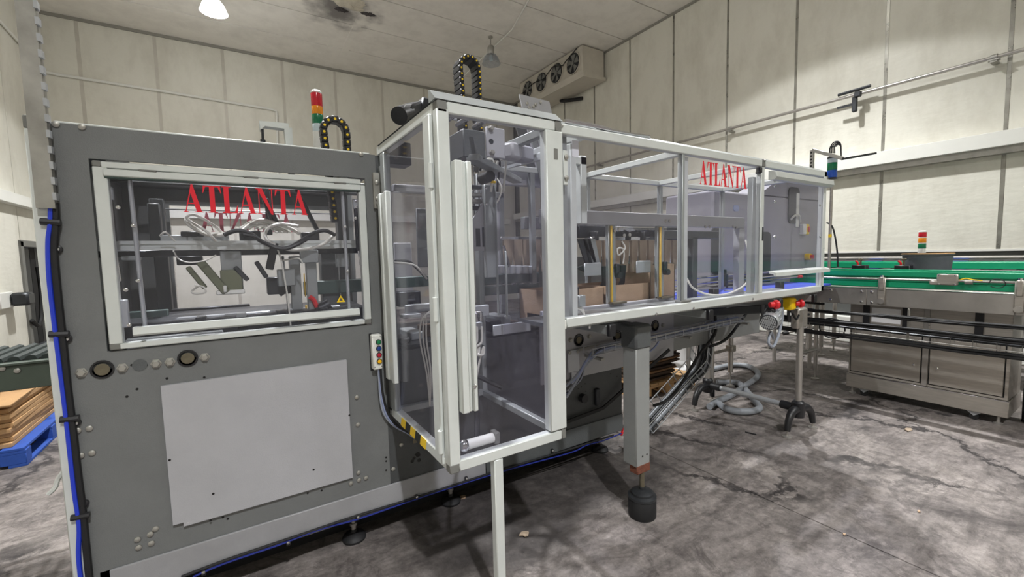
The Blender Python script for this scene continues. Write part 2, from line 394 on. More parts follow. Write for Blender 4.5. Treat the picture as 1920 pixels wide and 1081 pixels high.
def pbox(mb, x0, y0, x1, y1, Y, dy, bev=0.0):
    """box whose front face spans two image corners on the plane Y"""
    a, b = PY(x0, y0, Y), PY(x1, y1, Y)
    return mb.box(min(a.x,b.x), max(a.x,b.x), Y, Y+dy, min(a.z,b.z), max(a.z,b.z), bev)
GLY = {  # serif capitals, polygons in a unit-high cell: (width, [convex polys])
 'A': (0.80, [[(0.36,1.02),(0.43,1.02),(0.74,0.03),(0.53,0.03),(0.30,0.80)],[(0.345,0.95),(0.37,0.84),(0.12,0.03),(0.075,0.03)],[(0.16,0.30),(0.47,0.30),(0.465,0.34),(0.17,0.34)],[(0.0,0.0),(0.20,0.0),(0.20,0.03),(0.0,0.03)],[(0.46,0.0),(0.80,0.0),(0.80,0.03),(0.46,0.03)]]),
 'T': (0.78, [[(0.28,0.03),(0.50,0.03),(0.50,0.97),(0.28,0.97)],[(0.03,0.955),(0.75,0.955),(0.75,1.0),(0.03,1.0)],[(0.03,0.97),(0.0,0.72),(0.02,0.72),(0.14,0.96)],[(0.75,0.97),(0.78,0.72),(0.76,0.72),(0.64,0.96)],[(0.19,0.0),(0.59,0.0),(0.59,0.03),(0.19,0.03)]]),
 'L': (0.68, [[(0.09,0.03),(0.31,0.03),(0.31,0.97),(0.09,0.97)],[(0.0,0.97),(0.40,0.97),(0.40,1.0),(0.0,1.0)],[(0.0,0.0),(0.65,0.0),(0.65,0.04),(0.0,0.04)],[(0.65,0.0),(0.68,0.30),(0.66,0.30),(0.52,0.03)]]),
 'N': (0.86, [[(0.08,1.0),(0.30,1.0),(0.76,0.05),(0.76,-0.02),(0.68,-0.02),(0.10,0.93)],[(0.11,0.03),(0.15,0.03),(0.15,0.90),(0.11,0.95)],[(0.715,0.06),(0.76,0.0),(0.76,0.97),(0.715,0.97)],[(0.03,0.0),(0.24,0.0),(0.24,0.03),(0.03,0.03)],[(0.62,0.97),(0.86,0.97),(0.86,1.0),(0.62,1.0)],[(0.0,0.97),(0.30,0.97),(0.30,1.0),(0.0,1.0)]]),
}
def lettering(text, p, width, h, mirror, material, parent, depth=-0.0015):
    tot = sum(GLY[c][0]+0.015 for c in text)-0.015; k = width/tot; x = 0.0; mb = MB()
    for c in text:
        w_, polys = GLY[c]
        for i, pl in enumerate(polys):
            pts = [V(p.x + (k*(x+a) if not mirror else width - k*(x+a)), p.y + 0.00008*i, p.z + h*b) for a, b in pl]
            mb.prism(pts, (0, depth, 0))
        x += w_+0.015
    return mb.build('lettering', material, parent, smooth=False)
# ================================================================ THE ROOM
XL, XR, YB, YF = -3.0, 8.03, 12.32, -6.2
# floor: two concrete slabs with a recessed saw-cut joint between them
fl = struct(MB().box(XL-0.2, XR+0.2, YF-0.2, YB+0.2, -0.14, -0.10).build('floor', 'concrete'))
tag(fl, 'stained and cracked grey concrete floor', 'floor')
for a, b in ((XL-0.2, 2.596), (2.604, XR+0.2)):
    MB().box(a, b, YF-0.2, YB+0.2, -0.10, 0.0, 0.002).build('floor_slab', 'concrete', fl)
# ceiling: panels running along X, joints every 1.22 m
ce = struct(MB().box(XL-0.2, XR+0.2, YF-0.2, YB+0.2, CEIL+0.06, CEIL+0.14).build('ceiling', 'dark_metal'))
tag(ce, 'cream insulated panel ceiling with dark joints', 'ceiling')
y = YB
while y > YF:
    y0 = max(YF-0.1, y-1.22)
    MB().box(XL-0.1, XR+0.1, y0+0.012, y-0.012, CEIL, CEIL+0.06, 0.004).build('ceiling_panel', 'ceiling_panel', ce); y -= 1.22
MB().box(2.42, 2.58, 5.0, YB-0.02, CEIL-0.006, CEIL).build('cover_strip', 'ceiling_panel', ce)
# broken patch in the ceiling: torn edges, insulation foam and soot
hp = PZ(655, 12, CEIL)
for k, (px, py, rx, ry, mt) in enumerate(((655,4,.34,.24,'foam'), (668,16,.20,.10,'foam'), (640,18,.14,.08,'soot'), (690,26,.16,.07,'soot'))):
    p = PZ(px, py, CEIL); mb = MB(); n = 26; rnd = random.Random(k+3)
    ring = [V(p.x+rx*math.cos(2*PI*i/n)*rnd.uniform(.7,1.2), p.y+ry*math.sin(2*PI*i/n)*rnd.uniform(.7,1.2), CEIL) for i in range(n)]
    inner = [p.lerp(q, .75)+V(0,0,-rnd.uniform(.008,.03)) for q in ring]
    mb.add(ring+inner+[p+V(0,0,-.03)], [(i,(i+1)%n,n+(i+1)%n,n+i) for i in range(n)]+[(n+i,n+(i+1)%n,2*n) for i in range(n)])
    mb.build('torn_insulation', mt, ce)
# right wall
wr = struct(MB().box(XR+0.06, XR+0.2, YF, YB+0.2, 0, CEIL).build('wall_right', 'corner_grey'))
tag(wr, 'tall cream panel wall with vertical joint strips', 'wall')
seams = [1.31+1.195*k for k in range(-6, 10)]
for a, b in zip(seams[:-1], seams[1:]):
    lo, hi = max(a, YF), min(b, YB)
    if hi-lo < .05: continue
    MB().box(XR, XR+0.06, lo+0.012, hi-0.012, 1.42, CEIL, 0.004).build('wall_panel', 'wall_panel', wr)
for sY in seams[:-1]:
    if YF < sY < YB: MB().box(XR-0.004, XR+0.05, sY-0.020, sY+0.020, 1.42, CEIL, 0.002).build('joint_strip', 'joint_metal', wr)
MB().box(XR+0.02, XR+0.1, YF, YB, 0.42, 1.42).build('wainscot', 'wainscot', wr)
MB().box(XR-0.03, XR+0.1, YF, YB, 0.0, 0.42, 0.02).build('kerb', 'white_beam', wr)
MB().box(XR-0.012, XR+0.02, YF, YB, 1.40, 1.425).build('panel_sill', 'white_beam', wr)
MB().box(XR-0.02, XR, YF, YB, CEIL-0.05, CEIL).build('ceiling_angle', 'angle_grey', wr)
# back wall
wb = struct(MB().box(XL-0.2, XR+0.2, YB+0.06, YB+0.2, 0, CEIL).build('wall_back', 'corner_grey'))
tag(wb, 'far cream panel wall behind the packing machine', 'wall')
xs = [-3.65+1.225*k for k in range(0, 11)]
for a, b in zip(xs[:-1], xs[1:]):
    lo, hi = max(a, XL), min(b, XR)
    MB().box(lo+0.010, hi-0.010, YB, YB+0.06, 0, CEIL, 0.004).build('wall_panel', 'wall_panel', wb)
for x in xs[1:-1]: MB().box(x-0.03, x+0.03, YB-0.004, YB+0.05, 0, CEIL, 0.002).build('joint_strip', 'joint_shade', wb)
MB().box(XL, XR, YB-0.03, YB, CEIL-0.06, CEIL).build('ceiling_angle', 'angle_grey', wb)
# left wall with a doorway
wl = struct(MB().box(XL-0.2, XL-0.06, YF, 10.45, 0, CEIL).box(XL-0.2, XL-0.06, 10.45, YB+0.2, 1.86, CEIL).build('wall_left', 'corner_grey'))
tag(wl, 'cream panel wall beyond the left end of the machine', 'wall')
ys = [10.45-1.21*k for k in range(0, 15)]
for b, a in zip(ys[:-1], ys[1:]):
    MB().box(XL-0.06, XL, max(a,YF)+0.008, b-0.008, 0, CEIL, 0.004).build('wall_panel', 'wall_panel', wl)
MB().box(XL-0.06, XL, 10.46, YB, 1.90, CEIL, 0.004).build('wall_panel', 'wall_panel', wl)
d1 = struct(MB().box(XL-0.08, XL+0.03, 10.36, 10.47, 0, 1.92).box(XL-0.08, XL+0.03, 10.36, YB, 1.84, 1.94).build('door_1', 'corner_grey'))
tag(d1, 'grey framed dark doorway with strip curtain in the left wall', 'door')
mb = MB().box(XL-1.6, XL-1.55, 10.2, YB+.1, 0, 2.0)
mb.build('dark_room_beyond', 'black_shadow', d1)
for k in range(7): MB().box(XL-0.13, XL-0.122, 10.5+.24*k, 10.72+.24*k, 0.1, 1.84).build('curtain_strip', 'black_shadow' if k % 2 else 'dark_metal', d1)
wf = struct(MB().box(XL-0.2, XR+0.2, YF-0.14, YF, 0, CEIL).build('wall_front', 'wall_panel')); tag(wf, 'cream panel wall at the unseen near end of the hall', 'wall')
# white rails along the walls
t1 = struct(MB().box(7.84, XR-0.001, YF, YB-0.15, 2.66, 2.84, 0.004).build('trim_1', 'white_beam')); tag(t1, 'white box rail running along the right wall', 'rail')
MB().box(7.90, XR-0.001, YF, YB-0.15, 2.58, 2.66).build('rail_underside', 'zinc', t1)
t2 = struct(MB().box(XL+0.05, XR-0.3, YB-0.14, YB-0.006, 2.50, 2.68, 0.004).build('trim_2', 'white_beam')); tag(t2, 'white box rail along the far wall', 'rail')
t3 = struct(MB().box(XL+0.001, XL+0.13, YF, YB-0.2, 2.49, 2.66, 0.004).build('trim_3', 'white_beam')); tag(t3, 'white box rail on the left wall above the doorway', 'rail')

# ================================================================ ceiling lamps
def lamp(x, y, lit, label, k=1.0, g=1.0):
    t = thing('high_bay_lamp', label, 'ceiling lamp', (x, y, CEIL), 'high bay lamps under the ceiling')
    MB().lathe([(.05,0),(.05,-.03),(.012,-.035),(.012,-.30)], (x,y,CEIL), (0,0,1), 12).build('stem', 'zinc', t)
    MB().lathe([(.06,0),(.075,.02),(.075,.16),(.05,.2),(.02,.21)], (x,y,LAMP_Z+.11), (0,0,1), 16).build('lamp_housing', 'zinc', t)
    MB().lathe([(.07,.13),(.12,.10),(.17,.03),(.205,-.07),(.215,-.09),(.21,-.09),(.165,.022),(.115,.092),(.07,.12)], (x,y,LAMP_Z), (0,0,1), 24, False).build('reflector', 'lit_shade' if lit else 'tube_clear', t)
    MB().lathe([(.0,-.03),(.035,-.02),(.05,.02),(.04,.07),(.03,.10)], (x,y,LAMP_Z), (0,0,1), 14).build('bulb', 'bulb' if lit else 'clear_lens', t)
    if lit:
        def light(name, kind, watts, dz, cone=None, blend=0.0, rad=.1):
            ld = bpy.data.lights.new(name, kind); ld.energy = watts*k; ld.shadow_soft_size = rad; ld.color = (.985, .992, 1.0)
            if cone: ld.spot_size = math.radians(cone); ld.spot_blend = blend
            lo = bpy.data.objects.new(name, ld); COL.objects.link(lo); lo.location = (x, y, LAMP_Z+dz); adopt(lo, t)
        light('lamp_light', 'SPOT', LAMP_SPOT, -.10, 122, .12)
        light('lamp_core', 'SPOT', LAMP_CORE, -.11, 112, .85)
        light('lamp_glow', 'POINT', LAMP_GLOW*g, -.14, rad=.16)
lamp_labels = ['lit high bay lamp glaring white at the top left of the ceiling', 'unlit clear bell lamp hanging beside the ceiling cooler',
  'lit high bay lamp out of view above the right-hand conveyor', 'lit high bay lamp out of view above the left machine module', 'lit high bay lamp out of view behind the camera', 'lit high bay lamp out of view behind the camera to the right']
for k, (x, y) in enumerate(LAMPS): lamp(x, y, k != 1, lamp_labels[k], (1, 1, 1, 1, 1.3, .75)[k], (2.0, 1, .35, 3.5, 1, 1)[k])

# ================================================================ conduits, pipe rail
o = MB().tube([PZ(1025,-60,CEIL-.03), PZ(960,56,CEIL-.03), PZ(905,108,CEIL-.03), PZ(862,150,CEIL-.03)], 0.016, 8).build('ceiling_conduit', 'white_plastic'); tag(o, 'thin white conduit slanting across the ceiling to the unlit lamp', 'conduit')
o = MB().tube([PY(60,130,YB-.03), PY(110,140,YB-.03), PY(300,170,YB-.03), PY(505,204,YB-.03), PY(518,208,YB-.03), PY(519,216,YB-.03), PY(522,330,YB-.03)], 0.028, 8).build('wall_conduit', 'white_plastic'); tag(o, 'thin white pipe along the far wall that turns down', 'pipe')
o = MB().tube([PX(-30,8,XL+.03), PX(0,40,XL+.03), PX(58,104,XL+.03)], 0.022, 8).build('side_conduit', 'white_plastic'); tag(o, 'thin white pipe high on the left wall', 'pipe')
t = thing('pipe_rail', 'pair of steel pipes on brackets high along the right wall', 'pipe', (7.9, 2.8, 3.7))
o1 = MB().cyl((7.90,YF+.1,3.74),(7.90,9.6,3.74),0.024,12).build('upper_pipe','steel',t)
for yy in (-1.2, 1.42, 4.75, 8.2):
    MB().box(7.87,XR-.006,yy-.03,yy+.03,3.68,3.70).box(7.86,7.94,yy-.05,yy+.05,3.70,3.715).cyl((7.90,yy-.03,3.74),(7.90,yy+.03,3.74),0.036,12).build('bracket','zinc',t)
t = thing('pipe_clamp', 'rusty clamp with handle hanging from the wall pipes', 'clamp', (7.86, 2.8, 3.7))
MB().cyl((7.86,3.02,3.79),(7.86,2.62,3.80),0.022,8).build('lever','dark_metal',t)
MB().box(7.82,7.875,2.77,2.83,3.48,3.70,.01).box(7.83,7.86,2.83,3.02,3.58,3.61).box(7.8,7.865,2.72,2.80,3.68,3.76,.01).build('clamp_body','dark_metal',t)

# ================================================================ ceiling cooler with four fans
t = thing('evaporator_cooler', 'rusty cream ceiling cooler with four round fans', 'cooler', (7.6, 9.3, CEIL))
cz = 5.78
MB().box(7.25,7.95,8.05,10.75,cz,CEIL-.03,.01).build('casing','cream_metal',t)
MB().prism([V(7.22,8.02,cz+.06),V(7.98,8.02,cz+.02),V(7.98,8.02,cz-.05),V(7.25,8.02,cz-.08)],(0,2.76,0)).build('drip_tray','cream_metal',t)
for k in range(4):
    yy = 8.38+.65*k; zz = (cz+CEIL)/2+.0
    f = MB().lathe([(.262,0),(.262,.03),(.245,.03),(.235,-.05)],(7.25,yy,zz),(-1,0,0),24,False).build('fan_ring','cream_metal',t)
    MB().lathe([(.235,0),(.235,.004)],(7.245,yy,zz),(-1,0,0),24).build('fan_recess','dark_metal',f)
    b = MB().lathe([(.05,0),(.05,.03),(.02,.04)],(7.24,yy,zz),(-1,0,0),12)
    for j in range(5):
        a = j*2*PI/5+.4*k; c, s = math.cos(a), math.sin(a); c2, s2 = math.cos(a+.75), math.sin(a+.75)
        b.prism([V(7.232,yy+.04*c,zz+.04*s),V(7.222,yy+.21*c,zz+.21*s),V(7.238,yy+.21*c2,zz+.21*s2),V(7.24,yy+.06*c2,zz+.06*s2)],(.003,0,0))
    b.build('fan_blades','corner_grey',f)
MB().tube([V(7.22,8.2,CEIL-.05),V(7.21,8.65,6.24),V(7.21,8.75,6.2),V(7.2,9.1,6.30),V(7.21,9.3,6.25),V(7.21,9.55,6.15),V(7.22,10.0,6.2),V(7.22,10.6,6.1)],.012,6,4).build('fan_wiring','rubber',t)
o = MB().tube([V(7.85,9.62,5.72),V(7.86,9.5,5.68),V(7.92,9.2,5.62),V(7.99,8.9,5.58)],.05,8,4).build('drain_pipe','rubber',t)
# ================================================================ CASE PACKER: left module
F = 2.25
cp = thing('case_packer', 'long grey case packing machine with red lettered window and bolted plates', 'packing machine', (0.9, 2.7, 0.17))
zt = 2.02
# front plate round the window opening (-0.44..0.57, 1.165..1.895)
mb = MB()
mb.box(-.556,-.445,F,F+.012,.20,zt); mb.box(-.445,.57,F,F+.012,1.90,zt); mb.box(-.445,.57,F,F+.012,.29,1.162); mb.box(.57,.625,F,F+.012,.29,zt)
mb.build('front_plate','grey_paint',cp)
MB().box(-.53,.60,F+.004,F+.03,zt,zt+.008,.002).build('top_edge_trim','alu',cp)
MB().box(-.53,.62,F+.012,F+.16,1.93,zt).box(-.53,.62,3.08,3.24,1.93,zt).box(-.53,-.43,F+.16,3.08,1.93,zt).box(.53,.62,F+.16,3.08,1.93,zt).build('top_frame','dark_paint',cp)
MB().box(-.53,-.515,F+.012,3.24,.29,1.93).build('side_plate','grey_paint',cp)
MB().box(-.53,.62,F+.012,3.24,1.0,1.02).build('deck','dark_metal',cp)
# rear plate with its own window
mb = MB(); R0 = 3.22
mb.box(-.53,-.34,R0,R0+.012,.2,zt); mb.box(-.34,.60,R0,R0+.012,1.86,zt); mb.box(-.34,.60,R0,R0+.012,.2,1.10); mb.box(.60,.66,R0,R0+.012,.2,zt)
mb.build('rear_plate','grey_paint',cp)
rp = MB().box(-.34,.60,R0+.003,R0+.007,1.10,1.86).build('rear_pane','pane',cp)
lettering('ATLANTA', V(-.17,R0-.001,1.685), .50, .115, True, 'red_faded', rp)
MB().box(-.34,.60,R0-.02,R0,1.835,1.86).box(-.34,.60,R0-.02,R0,1.10,1.13).box(-.34,-.31,R0-.02,R0,1.13,1.835).build('rear_window_frame','alu_dull',cp)
# skirt and underside
MB().box(-.50,1.20,F-.012,F+.0,.165,.292,.003).build('skirt','skirt_paint',cp); MB().box(1.204,2.38,F-.012,F+.0,.165,.292,.003).build('skirt','dark_paint',cp)  # right length painted darker: shade of cabin and tunnel put into the colour
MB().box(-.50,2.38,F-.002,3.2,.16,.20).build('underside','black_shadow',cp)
MB().box(-.45,2.33,2.45,2.50,.0,.16).box(-.45,2.33,2.95,3.0,.0,.16).build('light_blocker','black_shadow',cp)  # added black bars that stop light from behind and darken the gap
MB().box(-.53,.625,F,F+.004,.20,.29).build('lower_edge','dark_paint',cp)
# access panel
a = MB(); z0, z1, x0, x1 = .388, 1.0, -.292, .432
a.prism([V(x0,F-.001,z1),V(x1,F-.001,z1),V(x1,F-.001,z0+.004),V(x0+.035,F-.001,z0),V(x0+.035,F-.001,z0+.018),V(x0,F-.001,z0+.018)],(0,-.016,0))
ap = a.build('access_panel','plate_paint',cp)
studs(DOT,'hole',((400,925),(395,975),(318,862),(655,778),(588,880)),ap,F-.017)
studs(DOT,'hole',((257,729),(238,743),(313,709),(383,707),(247,684),(275,684),(418,969),(427,972),(577,924),(603,919),(724,857),(724,864),(724,881),(648,678)),cp,F-.0005)
studs(BOLT,'bolt',((105,233),(154,238),(677,289),(292,990),(258,1010),(282,1000),(260,1025),(284,1017),(146,806),(168,802),(152,853),(173,848),(669,744),(671,795),(672,885),(673,899),(658,905),(686,895),(737,878),(752,833),(110,466),(128,635)),cp,F)
studs(BIGBOLT,'bolt',((153,698),(230,689),(293,681),(319,678),(384,669)),cp,F)
for q in ((192,692),(352,671)):
    p = PY(q[0],q[1],F); b = inst(BEARING,'bearing',p,cp); inst(BRING,'bearing_core',p,b)
o = inst(MB().lathe([(.024,0),(.024,.0015)],(0,0,0),(0,-1,0),18).mesh('blank_cap','dark_paint'),'blank_cap',PY(262,684,F),cp)
# window: aluminium frame, hinged door with pane and handle
w0, w1, wz0, wz1 = -.436, .566, 1.168, 1.893
MB().box(w0,w0+.042,F-.012,F+.03,wz0+.022,wz1-.022,.003).build('frame_stile','alu',cp)
MB().box(w1-.034,w1,F-.012,F+.03,wz0+.022,wz1-.03,.003).build('frame_stile','alu',cp)
MB().box(w0+.03,w1-.034,F-.012,F+.03,wz0,wz0+.023,.003).build('frame_bottom','alu',cp)
MB().box(w0+.026,w1-.02,F-.014,F+.03,wz1-.026,wz1-.002,.003).build('frame_top','alu',cp)
MB().box(w0+.030,w1-.022,F-.020,F+.02,wz1-.058,wz1-.029,.004).build('door_top_rail','alu',cp)
MB().box(w0+.032,w1-.024,F-.017,F+.02,wz1-.064,wz1-.058,.003).build('door_seal','green_grey',cp)
for x in (w0,w1-.036): MB().box(x,x+.036,F-.012,F+.028,wz0-.001,wz0+.024,.004).build('corner_block','corner_grey',cp)
MB().box(w0,w0+.028,F-.012,F+.028,wz1-.024,wz1,.004).build('corner_block','corner_grey',cp)
for x in (-.30,.05,.42): MB().box(x,x+.055,F-.022,F-.013,wz1-.032,wz1-.024,.002).build('hinge','corner_grey',cp)
wp = MB().box(w0+.03,w1-.02,F-.006,F-.001,1.19,wz1-.05).build('window_pane','pane',cp)
lettering('ATLANTA', V(-.170,F-.0065,1.709), .468, .112, False, 'red_print', wp)
tr = PY(639,560,F-.0065)
MB().prism([V(tr.x-.020,tr.y,tr.z-.016),V(tr.x+.020,tr.y,tr.z-.016),V(tr.x,tr.y,tr.z+.018)],(0,-.001,0)).build('warning_triangle','yellow',wp)
MB().prism([V(tr.x-.009,tr.y-.001,tr.z-.010),V(tr.x+.009,tr.y-.001,tr.z-.010),V(tr.x,tr.y-.001,tr.z+.007)],(0,-.0006,0)).build('warning_mark','brass',wp)
MB().prism([V(-.358,F-.006,1.252),V(-.358,F-.040,1.252),V(-.358,F-.046,1.225),V(-.358,F-.040,1.218),V(-.358,F-.012,1.218),V(-.358,F-.006,1.225)],(.86,0,0)).build('handle_bar','alu',cp)
for k,(x,zz) in enumerate(((-.372,1.72),(-.372,1.40),(-.372,1.26),(.513,1.70))): inst(SCREW,'screw',(x,F-.008,zz),cp)
# pane guide bars with screws
for xa, ya, xb, yb, sc in ((243,335,272,612,((250,423),(259,526))), (641,352,655,585,((647,425),(652,508)))):
    p, q = PY(xa,ya,F+.02), PY(xb,yb,F+.02)
    g = MB().bar(p,q,.014,.022,.004,(0,1,0)).build('guide_bar','alu_raw',cp)
    for s in sc: inst(SCREW,'screw',PY(s[0],s[1],F-.004),cp)
# gas struts
for pts in (((205,372),(214,452),(226,527)),((667,390),(672,470),(679,512))):
    a, b, c = [PY(x,y,F+.035) for x,y in pts]
    g = MB().cyl(a,b,.011,10).build('gas_strut','black_plastic',cp); MB().cyl(b,c,.005,8).build('piston_rod','chrome',g)
    MB().box(a.x-.014,a.x+.014,a.y-.01,a.y+.01,a.z-.005,a.z+.045,.003).build('strut_bracket','alu_raw',g)
    for dz in (.005,.035): inst(SCREW,'screw',(a.x,a.y-.01,a.z+dz),cp)
MB().box(-.40,-.375,F+.01,F+.04,1.25,1.36,.003).build('latch_plate','alu_raw',cp)
# ---- inside the left module
D = 2.44
MB().box(-.50,.60,D,D+.04,1.558,1.573).box(-.50,.60,D+.006,D+.03,1.573,1.584).box(-.50,.60,D,D+.04,1.584,1.599).build('cross_rail','alu',cp)
MB().box(-.50,.60,D+.03,D+.07,1.53,1.557).build('cable_carrier','dark_metal',cp)
for x,y0,y1,ww,Y,mt in ((292,372,640,.06,2.95,'dark_paint'),(552,480,600,.05,2.5,'alu_dull'),(500,350,440,.03,3.0,'dark_metal'),(640,360,600,.07,2.9,'dark_paint'),(582,468,600,.05,2.46,'alu_dull'),(432,470,545,.085,2.46,'alu_dull')):
    p, q = PY(x,y0,Y), PY(x,y1,Y); MB().box(p.x-ww/2,p.x+ww/2,Y,Y+ww,q.z,p.z,.003).build('inner_post',mt,cp)
def pb(name, m, x0,y0,x1,y1,Y,dy,bev=.004): return pbox(MB(),x0,y0,x1,y1,Y,dy,bev).build(name,m,cp)
pb('upper_crossbeam','dark_paint',200,340,690,362,2.9,.06); pb('mid_crossbeam','alu_dull',300,392,640,400,3.0,.03)
pb('valve_block','dark_metal',448,432,490,455,2.46,.06); pb('valve_block','black_plastic',565,435,600,456,2.46,.05)
pb('valve_manifold','alu_dull',300,440,352,454,2.45,.06); pb('valve_manifold','alu_dull',350,440,430,454,2.45,.05); pb('connector_row','black_plastic',338,433,383,443,2.44,.03)
pb('lower_crossbeam','green_grey',570,528,690,546,2.6,.05); pb('pusher_plate','green_grey',240,585,320,640,2.7,.04)
pb('machine_head','dark_metal',330,480,380,496,2.66,.08); pb('slide_rail','dark_metal',320,580,470,590,2.9,.04); pb('slide_rail','alu_raw',300,588,560,594,2.85,.03)
pb('folding_table','dark_metal',215,612,690,640,2.4,.5); pb('roller_line','alu_raw',330,596,640,602,2.5,.04); pb('roller_line','rubber',320,602,660,610,2.42,.03); pb('link_rail','alu_raw',215,470,300,476,2.5,.03); pb('side_bracket','alu_dull',225,480,262,488,2.45,.05); pb('side_bracket','dark_paint',275,380,305,455,2.7,.06); pb('tool_rack','dark_metal',400,600,470,612,2.46,.05); pb('table_edge','alu_dull',235,636,420,642,2.32,.03)
pb('bearing_block','alu_dull',520,505,555,535,2.44,.06); pb('bearing_block','alu_dull',562,468,598,492,2.42,.03); pb('servo_block','dark_paint',600,470,640,600,2.62,.08); pb('bearing_block','alu_dull',630,470,655,500,2.5,.04); pb('motor_block','dark_metal',500,520,545,550,2.5,.08)
pb('suction_plate','white_plastic',405,545,460,550,2.42,.05); pb('suction_mount','olive_bracket',412,506,456,545,2.43,.025); pb('suction_post','white_plastic',418,535,426,548,2.41,.02)
for x,y,ex,ey,wd,mt in ((375,490,425,548,.05,'olive_bracket'),(352,500,385,540,.03,'olive_bracket'),(440,500,465,525,.03,'dark_metal'),(515,455,505,505,.035,'black_plastic'),(480,490,500,520,.03,'dark_metal'),(500,380,520,420,.03,'dark_metal'),(555,355,595,432,.028,'dark_metal'),(497,372,515,420,.03,'dark_metal')):
    MB().bar(PY(x,y,2.44),PY(ex,ey,2.44),wd,wd*.7,.004).build('link_arm',mt,cp)
pb('scale_rule','yellow_strip',569,512,574,556,2.5,.006); pb('scale_rule','yellow_strip',572,572,577,588,2.5,.006)
MB().tube([PY(580,556,2.45),PY(588,562,2.45),PY(594,575,2.45)],.012,8,3).build('red_lever','red',cp)
MB().cyl(PY(600,580,2.45),PY(618,570,2.45),.03,14).build('small_motor','dark_metal',cp)
MB().cyl(PY(545,530,2.55),PY(520,548,2.55),.028,12).build('vacuum_cup_arm','dark_metal',cp)
MB().cyl(PY(530,480,2.5),PY(545,612,2.5),.006,8).build('push_rod','chrome',cp)
for k in range(9):
    x = 330+38*k; MB().box(PY(x,612,2.42).x,PY(x+20,612,2.42).x,2.40,2.48,1.18+.01*(k%3),1.24+.012*(k%2),.004).build('chain_pusher','dark_metal' if k%3 else 'alu_dull',cp)
rnd = random.Random(4)
def hose(pts, r, m, Y, n=5, name='air_hose'):
    return MB().tube([PY(x,y,Y-.11+rnd.uniform(-.02,.02)) for x,y in pts], r, 7, n).build(name, m, cp)
hose(((405,452),(385,432),(362,418),(350,408),(362,402),(385,412),(408,428),(420,440)),.006,'white_hose',2.5)
hose(((352,408),(350,416),(368,430),(390,440),(415,440),(440,432)),.009,'white_hose',2.52)
hose(((455,432),(470,420),(490,412),(515,418),(545,428),(562,438)),.009,'white_hose',2.52)
hose(((450,428),(478,416),(500,416),(520,424),(540,432)),.007,'white_hose',2.54)
hose(((560,424),(530,420),(505,426),(497,440),(503,452),(515,458)),.008,'white_hose',2.5)
hose(((520,464),(550,468),(580,466),(605,458),(620,446),(626,438)),.008,'white_hose',2.5)
hose(((420,440),(445,432),(470,438),(490,452),(520,464),(545,462),(570,448),(590,436),(610,432),(628,440)),.010,'rubber',2.46,6,'cable')
hose(((456,440),(475,444),(500,458),(530,467),(555,460),(580,446)),.007,'rubber',2.45,6,'cable')
hose(((325,470),(335,485),(355,492),(385,488),(405,478)),.003,'white_hose',2.5)
hose(((520,466),(528,490),(535,530),(540,560),(545,610)),.004,'white_hose',2.5)
hose(((530,488),(545,486),(560,484),(568,494)),.004,'white_hose',2.5)
hose(((375,535),(360,545),(365,550),(385,548),(382,538),(365,534)),.004,'white_hose',2.5)
hose(((300,442),(310,435),(322,446),(328,452)),.004,'white_hose',2.5)
for k in range(6): hose(((455+6*k,425+2*(k%3)),(470+8*k,415+k*2),(495+7*k,420+2*k),(520+5*k,436)),.005,'white_hose',2.53+.01*k)
# left side aluminium post with grey cap, seen past the plate edge
MB().box(-.605,-.560,F-.01,F+.045,.18,1.99,.004).build('corner_post','alu',cp); MB().box(-.605,-.572,F-.01,F+.045,1.99,2.035,.003).build('post_cap','corner_grey',cp)
MB().box(-.605,-.545,F-.012,F+.04,.185,.235,.003).build('post_foot','corner_grey',cp)
MB().tube([V(-.605,F+.02,.72),V(-.625,F+.03,.69),V(-.635,F+.03,.66),V(-.655,F+.03,.64)],.008,6,4).build('door_handle','alu',cp)
# levelling feet
FOOT = MB().lathe([(.060,0),(.062,.012),(.052,.026),(.030,.036),(.016,.04),(.014,.055),(.012,.056),(.012,.075),(.018,.076),(.018,.09),(.011,.091),(.011,.162)],(0,0,0),(0,0,1),20).mesh('levelling_foot','rubber')
FSTUD = MB().lathe([(.013,.056),(.013,.075),(.019,.076),(.019,.09),(.012,.091),(.012,.162)],(0,0,0),(0,0,1),12).mesh('foot_stud','steel')
for x,y in ((-.40,2.34),(.443,2.345),(1.018,2.365),(2.25,2.35),(-.40,3.1),(1.0,3.1),(2.25,3.1)):
    f = inst(FOOT,'levelling_foot',(x,y,0),cp); inst(FSTUD,'foot_stud',(x,y,0),f)

# ================================================================ centre body under the glazed cabin and tunnel
MB().box(.625,1.60,F,F+.012,.29,1.0).build('body_plate','body_paint',cp)
MB().box(1.60,2.38,F,F+.012,.29,.80).build('body_plate','body_paint',cp)
MB().box(.625,2.38,3.2,3.212,.2,1.0).build('body_plate','body_paint',cp)
MB().box(.625,2.38,F+.012,3.2,.98,1.0).build('body_deck','dark_metal',cp)
MB().box(2.368,2.38,F+.012,3.2,.20,.98).build('body_plate','grey_paint',cp)
MB().box(1.60,2.92,F-.05,F-.035,.66,1.08,.003).build('bearing_plate','plate_paint',cp)
MB().box(2.92,4.2,F-.05,F-.035,.70,1.09,.003).build('conveyor_side_plate','leg_paint',cp)
MB().box(1.60,4.2,F-.035,F+.165,1.075,1.09).build('conveyor_bed','dark_metal',cp)
MB().box(2.96,4.2,F+.165,F+.18,.74,1.09).build('conveyor_side_plate','grey_paint',cp)
for q in ((1085,637),(1157,629),(1228,610)):
    p = PY(q[0],q[1],F-.05); b = inst(BEARING,'bearing',p,cp,None,(1.2,1,1.2)); inst(BRING,'bearing_core',p,b)
studs(BIGBOLT,'bolt',((1069,637),(1173,620),(1177,612),(1217,613),(1242,609),(1104,630)),cp,F-.05)
